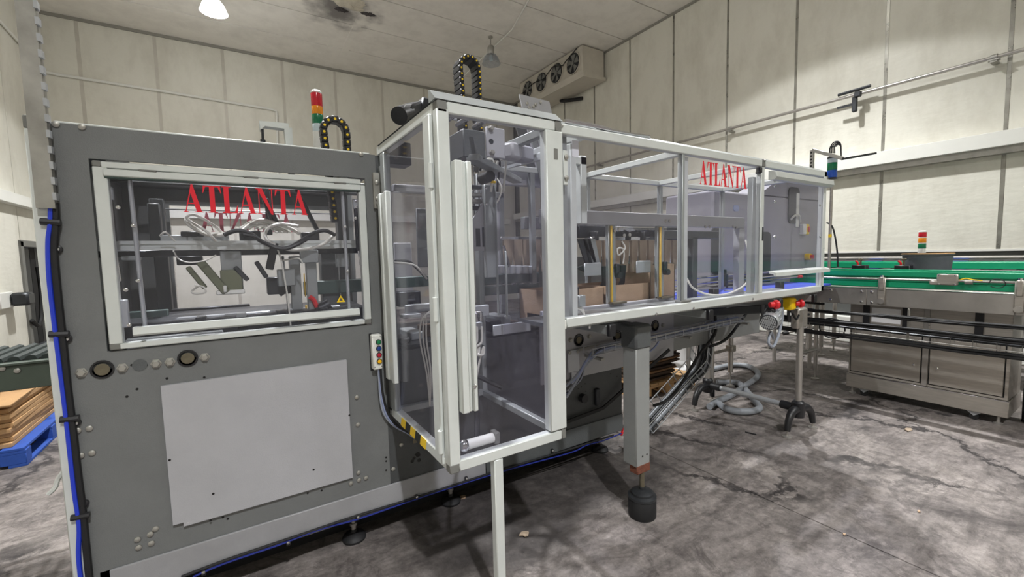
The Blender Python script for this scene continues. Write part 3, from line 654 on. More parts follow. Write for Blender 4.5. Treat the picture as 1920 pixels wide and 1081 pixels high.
studs(BOLT,'bolt',((1262,700),(1318,605),(1322,590),(1428,575)),cp,F-.05)
studs(DOT,'hole',((1145,700),(1157,680),(1157,705),(1090,725),(1097,719),(1084,728),(1098,733)),cp,F-.001)
p = PY(1090,745,F); MB().cyl(p,p+V(0,-.04,0),.03,16).build('black_knob','black_plastic',cp); p = PY(1117,740,F); MB().box(p.x-.02,p.x+.02,p.y-.03,p.y,p.z-.07,p.z+.05,.005).build('latch','dark_metal',cp)
a = PY(1075,672,F-.06); MB().box(a.x-.05,a.x+.05,a.y-.004,a.y,a.z-.09,a.z+.06,.002).box(a.x-.02,a.x+.02,a.y-.004,a.y,a.z-.17,a.z-.09).build('slotted_bracket','alu_raw',cp)
for dx in (-.035,.035): inst(BOLT,'bolt',(a.x+dx,a.y-.004,a.z+.045),cp)
MB().bar(PY(1085,655,F-.08),PY(1240,628,F-.08),.012,.02).build('carriage_rail','zinc',cp)
MB().bar(PY(1050,795,F-.03),PY(1130,765,F-.03),.012,.022).bar(PY(1130,765,F-.03),PY(1255,655,F-.1),.012,.022).build('black_hose_line','rubber',cp)
# guard module rear: posts and dusty panes behind the cabin
for x in (.66,1.28,1.9): MB().box(x,x+.045,3.16,3.205,1.0,2.02,.003).build('rear_post','alu_dull',cp)
MB().box(.66,1.945,3.16,3.205,1.98,2.025,.003).build('rear_top_rail','alu_dull',cp)
MB().box(.705,1.28,3.18,3.185,1.02,1.98).build('rear_pane','pane_dusty',cp); MB().box(1.325,1.9,3.18,3.185,1.02,1.98).build('rear_pane','pane_dusty',cp)
MB().box(.60,.655,F+.012,F+.05,1.0,zt).build('inner_column','dark_paint',cp)
MB().box(.605,.64,F-.02,F+.01,1.75,1.93,.004).build('hinge_plate','zinc',cp)
for zz in (1.80,1.88): inst(BOLT,'bolt',(.622,F-.02,zz),cp)
# ================================================================ glazed door cabin in front of the machine
cb = thing('glazed_cabin', 'tall cabin of clear panes in pale aluminium frames jutting from the machine', 'machine guard', (.93, 1.9, 0))
X0, X1, Y0, Y1, Z0, Z1 = .640, 1.215, 1.485, 2.27, .665, 2.065
P = .042
def cbx(name, m, *a, bev=.004): return MB().box(*a, bev).build(name, m, cb)
# corner posts
cbx('corner_post','alu', X0,X0+P*1.15, Y0,Y0+P, Z0+.03,Z1-.03)
cbx('wide_post','alu', 1.125,X1, Y0-.006,Y0+P, Z0+.05,Z1-.045)
cbx('rear_post','alu_dull', X0,X0+.03, Y1-.06,Y1-.01, Z0+.03,Z1-.1)
cbx('rear_post','alu_dull', X1-.035,X1, Y1-.06,Y1-.01, Z0+.03,Z1-.1)
# front rails
cbx('front_top_rail','alu', X0+P,1.18, Y0,Y0+P, Z1-.045,Z1-.002)
cbx('front_bottom_rail','alu', X0+P,1.19, Y0,Y0+P, Z0,Z0+.044)
cbx('corner_block','corner_grey', X0+.002,X0+P, Y0,Y0+P, Z1-.045,Z1)
cbx('corner_block','corner_grey', X0+.002,X0+P, Y0,Y0+P, Z0-.002,Z0+.035)
cbx('corner_block','corner_grey', 1.18,X1, Y0,Y0+P, Z1-.045,Z1)
cbx('corner_block','corner_grey', 1.19,X1, Y0,Y0+P, Z0,Z0+.05)
# grey cover strip along the top of the front and the left side
MB().prism([V(X0-.005,Y0-.003,Z1),V(X0-.005,Y0+.05,Z1+.045),V(X0-.005,Y0+.06,Z1+.045),V(X0-.005,Y0+.06,Z1)],(X1-X0+.01,0,0)).build('top_cover','alu_dull',cb)
MB().prism([V(X0-.004,Y0+.05,Z1),V(X0+.03,Y0+.05,Z1+.03),V(X0+.04,Y0+.05,Z1+.03),V(X0+.04,Y0+.05,Z1)],(0,Y1-Y0-.07,0)).build('top_cover','dark_metal',cb)
# left side: rails, hinged door stile, pane, vertical grip profile
cbx('side_top_rail','alu', X0,X0+P, Y0+P,Y1, Z1-.045,Z1)
cbx('side_bottom_rail','alu', X0,X0+P, Y0+P,Y1, Z0+.005,Z0+.05)
cbx('door_stile','alu', X0-.012,X0+.03, Y0+.050,Y0+.115, Z0+.02,Z1-.04)
cbx('rear_side_stile','alu_dull', X0-.004,X0+.03, Y1-.12,Y1-.06, Z0+.05,Z1-.05)
cbx('side_pane','pane_dusty', X0+.004,X0+.009, Y0+.11,Y1-.06, Z0+.045,Z1-.045, bev=0)
mb = MB(); mb.box(X0-.030,X0-.004,2.055,2.085,.885,1.815,.004); mb.box(X0-.022,X0-.002,2.085,2.150,.885,1.815,.004); mb.box(X0-.030,X0-.004,2.150,2.190,.885,1.815,.004); mb.build('grip_profile','alu',cb)
for zz in (1.80,1.30,.78): MB().cyl((X0-.012,Y0+.052,zz-.045),(X0-.012,Y0+.052,zz+.045),.011,10).build('hinge','alu',cb)
# hazard tape on the lower side rail
for k in range(5):
    y0 = 1.72+.066*k; zz = Z0+.006
    MB().prism([V(X0-.0005,y0+.018,zz),V(X0-.0005,y0+.084,zz),V(X0-.0005,y0+.066,zz+.046),V(X0-.0005,y0,zz+.046)],(-.0012,0,0)).build('hazard_stripe','yellow' if k%2==0 else 'black_print',cb)
# front door pane with its grip
cbx('front_pane','pane_dusty', X0+P,1.13, Y0+.010,Y0+.015, Z0+.04,Z1-.04, bev=0)
MB().box(.690,.722,Y0-.030,Y0+.008,.900,1.850,.004).box(.722,.738,Y0-.018,Y0+.008,.900,1.850,.003).box(.738,.758,Y0-.030,Y0+.008,.900,1.850,.004).build('front_grip','alu',cb)
inst(SCREW,'screw',(.742,Y0-.03,1.0),cb)
# right side pane and rails towards the tunnel
cbx('side_pane','pane_dusty', X1-.010,X1-.005, Y0+P,Y1-.06, Z0+.045,Z1-.045, bev=0)
cbx('side_bottom_rail','alu_dull', X1-.035,X1, Y0+P,Y1, Z0+.005,Z0+.04)
cbx('side_top_rail','alu_dull', X1-.035,X1, Y0+P,Y1, Z1-.04,Z1)
cbx('rear_bottom_rail','alu_dull', X0+.02,X1-.02, Y1-.06,Y1-.03, Z0+.01,Z0+.045)
cbx('support_leg','alu', .838,.880, Y0+.002,Y0+.040, 0.0,Z0)
cbx('latch_slot','corner_grey', 1.165,1.185, Y0-.0075,Y0-.006, 1.90,1.945, bev=0)
# air spring lying on the bottom rail behind the pane
MB().cyl((.735,Y0+.05,Z0+.075),(.86,Y0+.05,Z0+.075),.020,14).build('air_spring','white_plastic',cb)
MB().ball((.725,Y0+.05,Z0+.075),.026,12,8).build('spring_end','chrome',cb)
cbx('spring_block','corner_grey', .86,.885, Y0+.03,Y0+.075, Z0+.05,Z0+.1)
MB().tube([V(.80,Y0+.08,.72),V(.92,Y0+.3,.80),V(1.02,Y0+.5,.92),V(1.12,Y0+.6,1.0)],.012,8,5).build('drag_cable','rubber',cb)
MB().tube([V(1.18,Y0+.5,.78),V(1.05,Y0+.6,.86),V(.98,Y0+.66,.92)],.014,8,4).build('drag_cable','rubber',cb)

# ================================================================ pick-and-place head seen inside the cabin
ph = thing('pick_and_place_head', 'grey bolted pick and place arm with hoses inside the glazed cabin', 'machine arm', (1.1, 2.1, 1.05))
def hb(name,m,x0,y0,x1,y1,Y,dy,bev=.004): return pbox(MB(),x0,y0,x1,y1,Y,dy,bev).build(name,m,ph)
g = hb('mounting_plate','plate_paint',911,236,948,298,1.72,.012)
for q in ((920,241),(922,286)): inst(BIGBOLT,'bolt',PY(q[0],q[1],1.72),g,None,(.8,1,.8))
p = PY(921,265,1.72); inst(MB().lathe([(.012,0),(.012,.001)],(0,0,0),(0,-1,0),16).mesh('round_hole','dark_metal'),'round_hole',p,g)
hb('arm_box','dark_paint',868,240,911,298,1.732,.35); hb('arm_plate','lilac_cable' if False else 'plate_paint',832,262,866,300,2.0,.012)
a, b = PY(948,282,1.80), PY(990,292,1.86); MB().bar(a,b,.085,.075,.012).build('cylinder_housing','plate_paint',ph)
a, b = PY(870,306,1.8), PY(1000,330,2.1); MB().bar(V(.90,1.72,1.93),V(1.45,2.2,1.94),.06,.03,.004).build('slide_beam','alu_dull',ph)
for q in ((853,215),(875,222),(907,227)): p = PY(q[0],q[1],1.6); MB().cyl(p,p+V(0,.09,0),.011,10).ball(p,.013,10,6).build('ball_stud','chrome',ph)
hb('stud_plate','alu_raw',843,212,858,226,1.7,.01); hb('stud_plate','alu_raw',870,215,910,228,1.72,.01); hb('end_block','white_plastic',832,205,842,240,1.75,.05)
hb('vertical_slide','alu_dull',908,345,932,520,2.0,.03); hb('vertical_column','alu_dull',930,340,936,590,1.98,.02)
MB().prism([PY(880,420,2.02),PY(912,372,2.02),PY(938,372,2.02),PY(938,470,2.02),PY(882,470,2.02)],(0,.014,0)).build('gusset_plate','plate_paint',ph)
for q in ((911,352),(929,352),(912,383),(929,383)): inst(SCREW,'screw',PY(q[0],q[1],1.998),ph)
for k in range(3): hb('gusset_slot','dark_metal',892+12*k,428-2*k,901+12*k,462,2.018,.002,0)
p = PY(920,330,1.9); MB().cyl(p,p+V(0,.09,0),.028,14).build('actuator','black_plastic',ph); hb('valve_cap','yellow',923,338,931,343,1.89,.02)
for k in range(3):
    a = PY(905+12*k,320,1.92); MB().tube([a,a+V(.01,-.02,.05),a+V(.05,-.02,.05),a+V(.055,0,-.02),a+V(.05,.01,-.10)],.006,7,5).build('air_hose','rubber' if k==1 else 'white_hose',ph)
MB().tube([PY(932,335,1.88),PY(940,350,1.86),PY(938,366,1.88),PY(932,380,1.9)],.004,6,5).build('air_hose','white_hose',ph)
for y in (345,360,372,385): hb('linkage_block','dark_metal' if y%2 else 'zinc',878,y,905,y+9,2.05+.01*(y%3),.04)
hb('guide_shaft','chrome',888,300,891,420,2.1,.012,0); hb('guide_shaft','chrome',898,300,901,420,2.12,.012,0)
# grey beams behind and the tower plate that rises above the cabin
hb('cross_beam','plate_paint',930,312,1035,352,2.35,.05); MB().bar(PY(935,318,2.1),PY(1022,295,1.75),.02,.014).build('tie_bar','alu',ph)
a = [PY(x,y,2.45) for x,y in ((974,176),(1030,190),(1062,330),(1010,330))]; t_ = MB().prism(a,(0,.012,0)).build('tower_plate','plate_paint',ph)
for q in ((988,194),(1004,196),(1013,192),(1000,200),(992,202)): inst(BOLT,'bolt',PY(q[0],q[1],2.45),t_)
MB().prism([PY(x,y,2.60) for x,y in ((960,210),(985,215),(1015,330),(995,330))],(0,.012,0)).build('tower_plate','grey_paint',ph)
for k,(xa,xb) in enumerate(((998,1018),(1010,1034))): MB().bar(PY(xa,250,2.3+.1*k),PY(xb,345,2.3+.1*k),.04,.012,.002).build('diagonal_plate','alu_dull',ph)
# carrier table, trays and grippers at mid height
hb('carrier_beam','green_grey',905,516,1012,528,2.35,.05); hb('carrier_beam','green_grey',900,538,1012,546,2.3,.05); hb('carrier_beam','green_grey',745,520,870,532,2.5,.05)
for k in range(6): p = PY(936+12*k,512,2.33); MB().lathe([(.028,0),(.028,.045),(.018,.05)],p,(0,0,1),12).build('vacuum_cup','alu_raw',ph)
for k in range(4): hb('finger_block','chrome',946+16*k,530,952+16*k,540,2.32,.03)
mb = MB().box(.70,1.66,2.285,2.9,1.005,1.02); mb.build('tray_deck','dark_metal',ph)
hb('deck_front_bar','alu_raw',880,606,905,618,1.98,.03); hb('deck_front_bar','alu_raw',925,610,996,620,2.0,.012); hb('deck_rail','alu_raw',884,574,918,592,2.1,.03); hb('side_rail','alu_raw',845,556,880,562,2.3,.1)
for k in range(9): MB().box(.72+.10*k,.80+.10*k,2.34+.05*(k%3),2.56+.04*(k%2),1.02,1.05+.018*(k%4),.006).build('tray_insert',('dark_metal','alu_dull','pad_dark')[k%3],ph)
hb('lower_plate','alu_raw',760,572,815,582,2.32,.02); hb('lower_plate','alu_raw',755,590,790,594,2.3,.06); hb('lower_plate','dark_metal',748,548,790,572,2.4,.1)
for q in ((893,603),(902,601)):
    p = PY(q[0],q[1],1.94); MB().cyl(p,p+V(0,0,.045),.012,10).cyl(p+V(0,0,.04),p+V(-.05,.05,.04),.010,10).build('hose_fitting','chrome',ph)
for k,(sx) in enumerate((894,903)):
    MB().tube([PY(sx,612,1.94),PY(sx,640,1.94),PY(sx-10,650,1.93),PY(sx-9,664,1.93),PY(sx+3,664,1.94),PY(sx+4,650,1.95),PY(sx-2,668,1.95),PY(sx-12,720,1.97),PY(sx-18,745,2.0)],.006,7,6).build('coiled_hose','white_hose',ph)
for k in range(3): MB().tube([PY(812,580+3*k,2.05),PY(798,590,2.03),PY(789+5*k,605,2.02),PY(788+6*k,640,2.02),PY(800+4*k,700,2.05),PY(806,760,2.1)],.004,6,6).build('thin_hose','white_hose',ph)
MB().tube([PY(735,490,2.3),PY(765,490,2.3),PY(785,505,2.28),PY(800,522,2.3)],.009,7,5).build('cable_bundle','rubber',ph)
MB().tube([PY(736,492,2.28),PY(775,496,2.26),PY(792,512,2.26),PY(800,522,2.28)],.006,7,5).build('cable_bundle','white_hose',ph)
hb('upright_panel','plate_paint',738,455,775,545,2.75,.02); hb('upright_panel','grey_paint',780,390,812,500,2.8,.02); hb('sill_beam','plate_paint',738,344,812,362,2.7,.05); hb('drive_box','black_plastic',722,262,772,310,2.5,.12)
hb('upright_tube','alu_dull',948,470,954,598,1.9,.02)
# black servo motor over the machine roof
sm = thing('servo_motor', 'black servo motor on the machine roof left of the glazed cabin', 'motor', PY(762,228,2.6))
a = PY(748,217,2.55); b = PY(783,205,2.75)
MB().cyl(a,a+(b-a)*.45,.052,20).build('motor_can','black_plastic',sm); MB().bar(a+(b-a)*.3,b,.095,.095,.012).build('gear_housing','black_plastic',sm)
MB().bar(a+V(.02,-.05,.045),a+V(.055,-.055,.05),.05,.004).build('rating_plate','paper',sm); MB().bar(b,b+V(.10,.0,-.02),.13,.14,.01).build('mount_bracket','dark_metal',sm)

# ================================================================ long guard tunnel
gt = thing('guard_tunnel', 'long glazed guard tunnel over the carton line with red lettering', 'machine guard', (2.5, 1.9, 1.1))
GX0, GX1, GY, GY2, GZ0, GZ1 = 1.222, 3.765, 1.50, 2.30, 1.165, 2.075
def gb(name,m,*a,bev=.004): return MB().box(*a,bev).build(name,m,gt)
gb('top_rail','alu',GX0,2.86,GY,GY+.04,GZ1-.055,GZ1-.012); gb('top_rail','alu',2.90,GX1,GY,GY+.04,GZ1-.055,GZ1-.012)
gb('joint_block','corner_grey',2.86,2.90,GY,GY+.04,GZ1-.055,GZ1-.01)
MB().prism([V(GX0,GY+.006,GZ1-.012),V(GX0,GY+.06,GZ1+.016),V(GX0,GY+.07,GZ1+.016),V(GX0,GY+.07,GZ1-.012)],(GX1-GX0,0,0)).build('roof_edge','alu_dull',gt)
MB().tube([V(GX0+.05,GY+.03,GZ1+.012),V(1.45,GY+.03,GZ1+.014),V(1.62,GY+.035,GZ1+.006),V(1.85,GY+.05,GZ1+.018)],.010,6,4).build('foil_tape','chrome',gt)
gb('bottom_rail','alu',GX0+.02,GX1,GY,GY+.035,GZ0,GZ0+.045)
gb('end_block','white_plastic',GX0+.002,GX0+.018,GY,GY+.03,GZ0-.006,GZ0+.036)
gb('post','alu_dull',2.062,2.085,GY+.004,GY+.034,GZ0+.045,GZ1-.055); gb('post','alu',2.105,2.150,GY+.03,GY+.07,GZ0+.05,GZ1-.06)
gb('post','alu',2.855,2.895,GY+.002,GY+.036,GZ0+.045,GZ1-.055); gb('post','alu_dull',2.79,2.83,GY+.02,GY+.055,GZ0+.05,GZ1-.12)
gb('end_post','alu',GX1-.04,GX1,GY,GY+.04,GZ0,GZ1-.012)
gb('post_foot','corner_grey',2.06,2.15,GY+.003,GY+.05,GZ0+.045,GZ0+.06)
MB().box(1.255,1.285,GY+.035,GY+.065,GZ0+.02,GZ1-.04,.003).build('inner_stile','alu_dull',gt)
gb('inner_post','alu',1.315,1.352,GY+.05,GY+.085,GZ0+.01,GZ1-.075)
pp = MB().box(1.325,1.365,GY+.048,GY+.051,GZ1-.135,GZ1-.06,.001).build('paper_tag','paper',gt)
p1 = MB().box(1.24,2.062,GY+.008,GY+.013,GZ0+.04,GZ1-.05).build('pane','pane',gt)
p2 = MB().box(2.085,2.855,GY+.008,GY+.013,GZ0+.04,GZ1-.05).build('pane','pane',gt)
p3 = MB().box(2.895,GX1-.04,GY+.008,GY+.013,GZ0+.17,GZ1-.13).build('pane','pane_dusty',gt)
l0, l1 = PY(1312,333,GY+.007), PY(1400,340,GY+.007)
lettering('ATLANTA', V(l0.x,GY+.0075,1.870), l1.x-l0.x, .128, False, 'red_print', p2)
# hinged right door: hood profile at the top, gripping lip at the bottom
MB().prism([V(2.93,GY-.002,GZ1-.075),V(2.93,GY-.050,GZ1-.085),V(2.93,GY-.055,GZ1-.120),V(2.93,GY-.040,GZ1-.135),V(2.93,GY-.002,GZ1-.135)],(.82,0,0)).build('door_hood','alu',gt)
MB().prism([V(2.98,GY+.006,1.352),V(2.98,GY-.035,1.340),V(2.98,GY-.038,1.315),V(2.98,GY-.028,1.315),V(2.98,GY-.022,1.330),V(2.98,GY+.006,1.335)],(.79,0,0)).build('door_lip','alu',gt)
gb('lower_pane','pane_dusty',2.895,GX1-.04,GY+.018,GY+.022,GZ0+.04,GZ0+.19,bev=0)
for q in ((1452,378),(1452,444),(1537,385),(1537,444),(1543,465),(1543,482),(1452,340),(1452,348)): inst(SCREW,'screw',PY(q[0],q[1],GY+.006),gt,None,(1.2,1,1.2))
for q in ((1053,236),(1434,301),(1055,610),(1230,588),(1105,613),(1300,577),(1411,560)): inst(SCREW,'screw',PY(q[0],q[1],GY),gt)
p = PY(1422,323,GY+.02); MB().box(p.x-.012,p.x+.012,p.y-.02,p.y+.01,p.z-.005,p.z+.03,.003).ball(p,.018,10,6,(1,1,.7)).build('interlock_switch','black_plastic',gt)
p = PY(1425,440,GY+.02); MB().box(p.x-.012,p.x+.006,p.y-.02,p.y+.01,p.z-.04,p.z+.05,.003).build('interlock_switch','dark_metal',gt)
for zz in (1.92,1.83): inst(BOLT,'bolt',(1.245,GY-.003,zz),gt)
gb('hinge_plate','alu',1.232,1.258,GY-.002,GY+.004,1.80,1.95)
# floor shelf, cross bars, rear frame, end face
gb('shelf','alu_dull',GX0,GX1,GY+.035,1.88,GZ0-.012,GZ0+.004,bev=0)
for x in (2.085,2.86,3.72): gb('roof_cross_bar','alu',x,x+.035,GY+.04,GY2,GZ1-.055,GZ1-.02)
gb('roof_cross_bar','alu',1.36,1.395,GY+.04,GY2,GZ1-.055,GZ1-.02)
gb('rear_top_rail','alu',1.24,GX1,GY2,GY2+.035,GZ1-.055,GZ1-.02)
for x in (1.62,2.10,2.875,3.73): gb('rear_post','alu_dull',x,x+.035,GY2,GY2+.035,1.09,GZ1-.055)
for a,b in ((1.655,2.10),(2.135,2.875),(2.91,3.73)): gb('rear_pane','pane',a,b,GY2+.012,GY2+.016,1.3,GZ1-.055,bev=0)
for a in (1.50,2.30,3.1,3.6): gb('bracket_arm','alu_dull',a,a+.035,GY-.0,F-.05,GZ0-.065,GZ0-.02)
for a in (1.50,2.30,3.1,3.6): gb('arm_cap','black_plastic',a-.004,a+.039,GY-.012,GY+.012,GZ0-.072,GZ0-.012)
gb('inner_upright','alu',1.60,1.645,1.80,1.845,1.66,GZ1-.05); gb('inner_cross_bar','alu',1.33,1.645,1.80,1.835,GZ1-.10,GZ1-.06); gb('inner_cross_block','corner_grey',1.60,1.645,1.80,1.845,GZ1-.10,GZ1-.055)
# support leg on its rubber pot
lg = MB().box(1.805,1.918,1.60,1.70,.30,1.0,.006).build('support_leg','leg_paint',gt)
MB().box(1.797,1.926,1.592,1.712,.965,1.10,.012).build('leg_cap','dark_paint',gt); MB().box(1.83,1.89,1.70,F-.05,1.05,1.10,.004).build('leg_arm','dark_paint',gt)
studs(DOT,'hole',((1205,855),(1213,851)),lg,1.599)
MB().box(1.812,1.920,1.598,1.66,.255,.31,.006).build('rust_stub','rust',lg); MB().cyl((1.868,1.615,.10),(1.868,1.615,.27),.014,12).build('threaded_rod','brass',lg)
MB().lathe([(.075,0),(.078,.01),(.078,.10),(.070,.115)],(1.868,1.615,0),(0,0,1),28).build('rubber_pot','rubber',lg)
MB().lathe([(.079,.108),(.079,.122),(.062,.130),(.062,.142),(.045,.152),(.018,.156),(.018,.17)],(1.868,1.615,0),(0,0,1),28).build('foot_plate','dark_metal',lg)

# ================================================================ carton line inside the tunnel
cl = thing('carton_line', 'grey portal frame with yellow edged posts and blue belt inside the tunnel', 'conveyor', (2.4, 2.0, 1.09))
Q = 1.90
def lb(name,m,x0,y0,x1,y1,Y,dy,bev=.004): return pbox(MB(),x0,y0,x1,y1,Y,dy,bev).build(name,m,cl)
MB().box(1.42,3.38,Q,Q+.05,1.665,1.745,.004).build('portal_beam','plate_paint',cl); MB().box(3.31,3.385,Q,Q+.05,1.11,1.665,.004).build('portal_leg','plate_paint',cl)
MB().box(1.50,1.60,Q+.02,Q+.06,1.42,1.665,.004).build('portal_plate','plate_paint',cl)
MB().box(1.60,3.30,Q+.45,Q+.5,1.665,1.745,.004).build('portal_beam','grey_paint',cl)
MB().box(1.40,2.52,Q,Q+.03,1.10,1.185,.004).build('sill_beam','plate_paint',cl); MB().box(2.52,3.40,Q,Q+.03,1.085,1.125,.004).build('sill_beam','plate_paint',cl)
for q in ((1170,441),(1180,440),(1248,414),(1255,414),(1322,425),(1330,425),(1374,425),(1380,427),(1152,432),(1160,430),(1155,582),(1165,580),(1252,566)): inst(BOLT,'bolt',PY(q[0],q[1],Q),cl)
for x in (1.905,2.355):
    MB().box(x,x+.065,Q+.005,Q+.03,1.185,1.665,.003).build('slotted_post','alu_dull',cl)
    MB().box(x+.012,x+.026,Q-.010,Q+.004,1.185,1.66,.003).build('yellow_strip','yellow_strip',cl)
    MB().box(x,x+.12,Q-.035,Q+.02,1.185,1.198,.002).build('post_plate','brass',cl)
    MB().box(x+.045,x+.075,Q-.02,Q+.005,1.37,1.43,.004).cyl((x+.07,Q-.03,1.36),(x+.07,Q+.01,1.36),.02,10).build('clamp_lever','black_plastic',cl)
    MB().box(x-.16,x-.02,Q+.04,Q+.05,1.36,1.44,.01).build('perforated_plate','alu_raw',cl)
for zz in (1.69,1.70): MB().cyl((2.1,Q+.2,zz-.04),(2.75,Q+.25,zz-.03),.012,8).build('guide_tube','chrome',cl)
MB().box(2.55,3.2,Q+.1,Q+.16,1.585,1.645,.004).build('lower_beam','dark_paint',cl); MB().box(2.87,2.93,Q+.1,Q+.16,1.10,1.60,.004).build('lower_post','dark_paint',cl)
bl = MB().box(2.45,5.02,Q+.035,Q+.46,1.115,1.135,.004).build('blue_belt','belt_blue',cl)
for yy in (Q+.45,):
    MB().box(2.45,5.02,yy+.012,yy+.035,1.06,1.15,.003).build('belt_side','alu_raw',cl)
for zz in (1.20,1.25,1.17): MB().cyl((2.7,Q+.5,zz),(4.9,Q+.5,zz),.010,8).build('side_guide','chrome',cl)
for x in (2.95,3.4,3.9,4.4):
    MB().box(x,x+.035,Q+.46,Q+.52,1.1,1.27,.003).build('guide_bracket','dark_metal',cl); MB().cyl((x+.017,Q+.49,1.27),(x+.017,Q+.49,1.31),.02,8).build('guide_knob','black_plastic',cl)
for x in (2.98,3.95): MB().box(x,x+.07,Q+.0,Q+.045,1.12,1.21,.005).build('guide_clamp','black_plastic',cl)
MB().cyl((3.6,Q+.03,1.235),(4.35,Q+.03,1.235),.006,8).build('adjuster_rod','chrome',cl); MB().cyl((4.33,Q+.03,1.235),(4.39,Q+.03,1.235),.013,10).build('adjuster_end','red',cl)
hs = [PY(1288,522,1.62),PY(1300,540,1.6),PY(1330,552,1.6),PY(1365,550,1.6),PY(1395,535,1.6),PY(1408,512,1.62),PY(1405,480,1.7),PY(1398,450,1.75)]
MB().tube(hs,.006,7,6).build('white_hose','white_hose',cl)
MB().tube([PY(1166,452,1.85),PY(1172,465,1.84),PY(1160,478,1.83),PY(1158,466,1.83),PY(1168,466,1.84),PY(1170,480,1.85),PY(1168,494,1.85)],.005,7,5).build('white_hose','white_hose',cl)
for pts in (((1062,575),(1080,572),(1092,580),(1096,596)),((1064,580),(1075,576),(1090,582),(1098,598)),((1058,572),(1066,590),(1076,598),(1092,594))): MB().tube([PY(x,y,1.72) for x,y in pts],.007,7,5).build('white_hose','white_hose',cl)
lb('sensor_box','alu_dull',1086,554,1099,574,1.7,.04)
# rows of gripper fingers
gf = thing('finger_gripper', 'row of brown gripper fingers hanging over the cartons in the tunnel', 'gripper', (2.3, 2.12, 1.6))
MB().box(1.95,2.85,2.10,2.14,1.575,1.605,.004).build('gripper_bar','chrome',gf); MB().box(1.9,2.9,2.16,2.2,1.60,1.68,.004).build('gripper_beam','dark_metal',gf)
FG = MB().prism([V(-.034,0,0),V(.034,0,0),V(.028,.0,-.13),V(.012,.0,-.22),V(-.022,.0,-.22),V(-.030,0,-.12)],(0,.02,0)).mesh('finger','finger')
BK = MB().prism([V(-.02,0,0),V(.03,0,0),V(.015,0,-.12),V(-.03,0,-.17),V(-.05,0,-.16),V(-.015,0,-.10)],(0,.016,0)).mesh('black_hook','black_plastic')
for k in range(10): inst(FG,'finger',(2.0+.088*k,2.095,1.58),gf,(0,0,.12*math.sin(k*2.3)))
for k in range(5): inst(BK,'black_hook',(2.05+.17*k,2.08,1.41),gf)
for k in range(6): MB().box(1.98+.15*k,2.0+.15*k,2.08,2.15,1.58,1.64,.003).build('finger_clip','black_plastic',gf)
gf2 = thing('finger_gripper', 'row of tan gripper fingers seen through the front cabin door', 'gripper', (1.55, 2.45, 1.6))
MB().box(1.45,1.86,2.40,2.44,1.595,1.62,.004).build('gripper_bar','chrome',gf2)
for k in range(5): inst(FG,'finger',(1.50+.075*k,2.395,1.60),gf2)
a = MB(); a.bar(PY(944,460,2.2),PY(955,500,2.2),.012,.012); a.build('strut_rod','chrome',gf2)
gf3 = thing('pusher_blades', 'dark angled pusher blades beside the first yellow post', 'gripper', (1.7, 2.0, 1.4))
for k in range(3): MB().prism([PY(1084+9*k,448,1.96),PY(1098+9*k,448,1.96),PY(1116+5*k,498,1.96),PY(1104+5*k,510,1.96)],(0,.012,0)).build('blade','alu_dull' if k==2 else 'dark_metal',gf3)
MB().prism([PY(1082,502,1.95),PY(1100,495,1.95),PY(1118,505,1.95),PY(1112,516,1.95)],(0,.02,0)).build('blade_foot','black_plastic',gf3)
MB().box(1.66,1.72,1.96,2.0,1.12,1.30,.004).build('blade_post','black_plastic',gf3)
# cartons on the line
def carton(x0,x1,y0,y1,z0,z1,label):
    t = thing('carton', label, 'cardboard box', ((x0+x1)/2,(y0+y1)/2,z0), 'cartons on the packing line')
    th = .006
    MB().box(x0,x1,y0,y0+th,z0,z1).box(x0,x1,y1-th,y1,z0,z1).box(x0,x0+th,y0,y1,z0,z1).box(x1-th,x1,y0,y1,z0,z1).box(x0,x1,y0,y1,z0,z0+th).build('carton_body','cardboard_grey',t)
    for k in range(1,4):
        xx = x0+(x1-x0)*k/4; MB().box(xx-.002,xx+.002,y0+th,y1-th,z0+th,z1-.02).build('divider','cardboard_grey',t)
    for k in range(1,3):
        yy = y0+(y1-y0)*k/3; MB().box(x0+th,x1-th,yy-.002,yy+.002,z0+th,z1-.025).build('divider','cardboard_grey',t)
carton(1.50,1.92,1.96,2.28,1.092,1.285,'open cardboard carton left of the first yellow edged post')
carton(1.94,2.34,1.96,2.28,1.118-.026,1.290,'open cardboard carton between the two yellow edged posts')
carton(2.36,2.62,1.97,2.28,1.136,1.41,'taller cardboard carton beside the second yellow edged post')
# ================================================================ RIGHT-HAND CONVEYOR LINE (runs along Y)
CX0 = 5.08
cv = thing('steel_conveyor', 'stainless conveyor with green guide rails running past the control cabinet', 'conveyor', (5.3, .4, 0))
def vb(name,m,*a,bev=.003): return MB().box(*a,bev).build(name,m,cv)
CY0, CY1 = -3.2, 2.10
for a,b in ((CY0,.72),(.722,1.66),(1.662,CY1)): vb('side_plate','steel',CX0,CX0+.006,a,b,.935,1.095)
vb('side_plate','steel',CX0+.46,CX0+.466,CY0,2.36,.935,1.095)
vb('top_lip','chrome',CX0-.004,CX0+.03,CY0,CY1,1.093,1.100); vb('slat_chain','steel_brushed',CX0+.06,CX0+.42,CY0,2.36,1.085,1.10)
vb('conveyor_bed','steel',CX0+.01,CX0+.455,CY0,2.36,.95,.97)
g1 = vb('green_guide','green_rail',CX0+.02,CX0+.045,CY0,2.36,1.215,1.262); vb('green_guide','green_rail',CX0+.02,CX0+.045,CY0,2.36,1.115,1.165); vb('green_backing','green_rail',CX0+.046,CX0+.052,CY0,2.36,1.11,1.262)
MB().cyl((CX0+.006,CY0,1.190),(CX0+.006,2.05,1.190),.011,10).build('guide_rod','steel',cv)
vb('green_guide','green_rail',CX0+.42,CX0+.445,CY0,2.36,1.19,1.262)
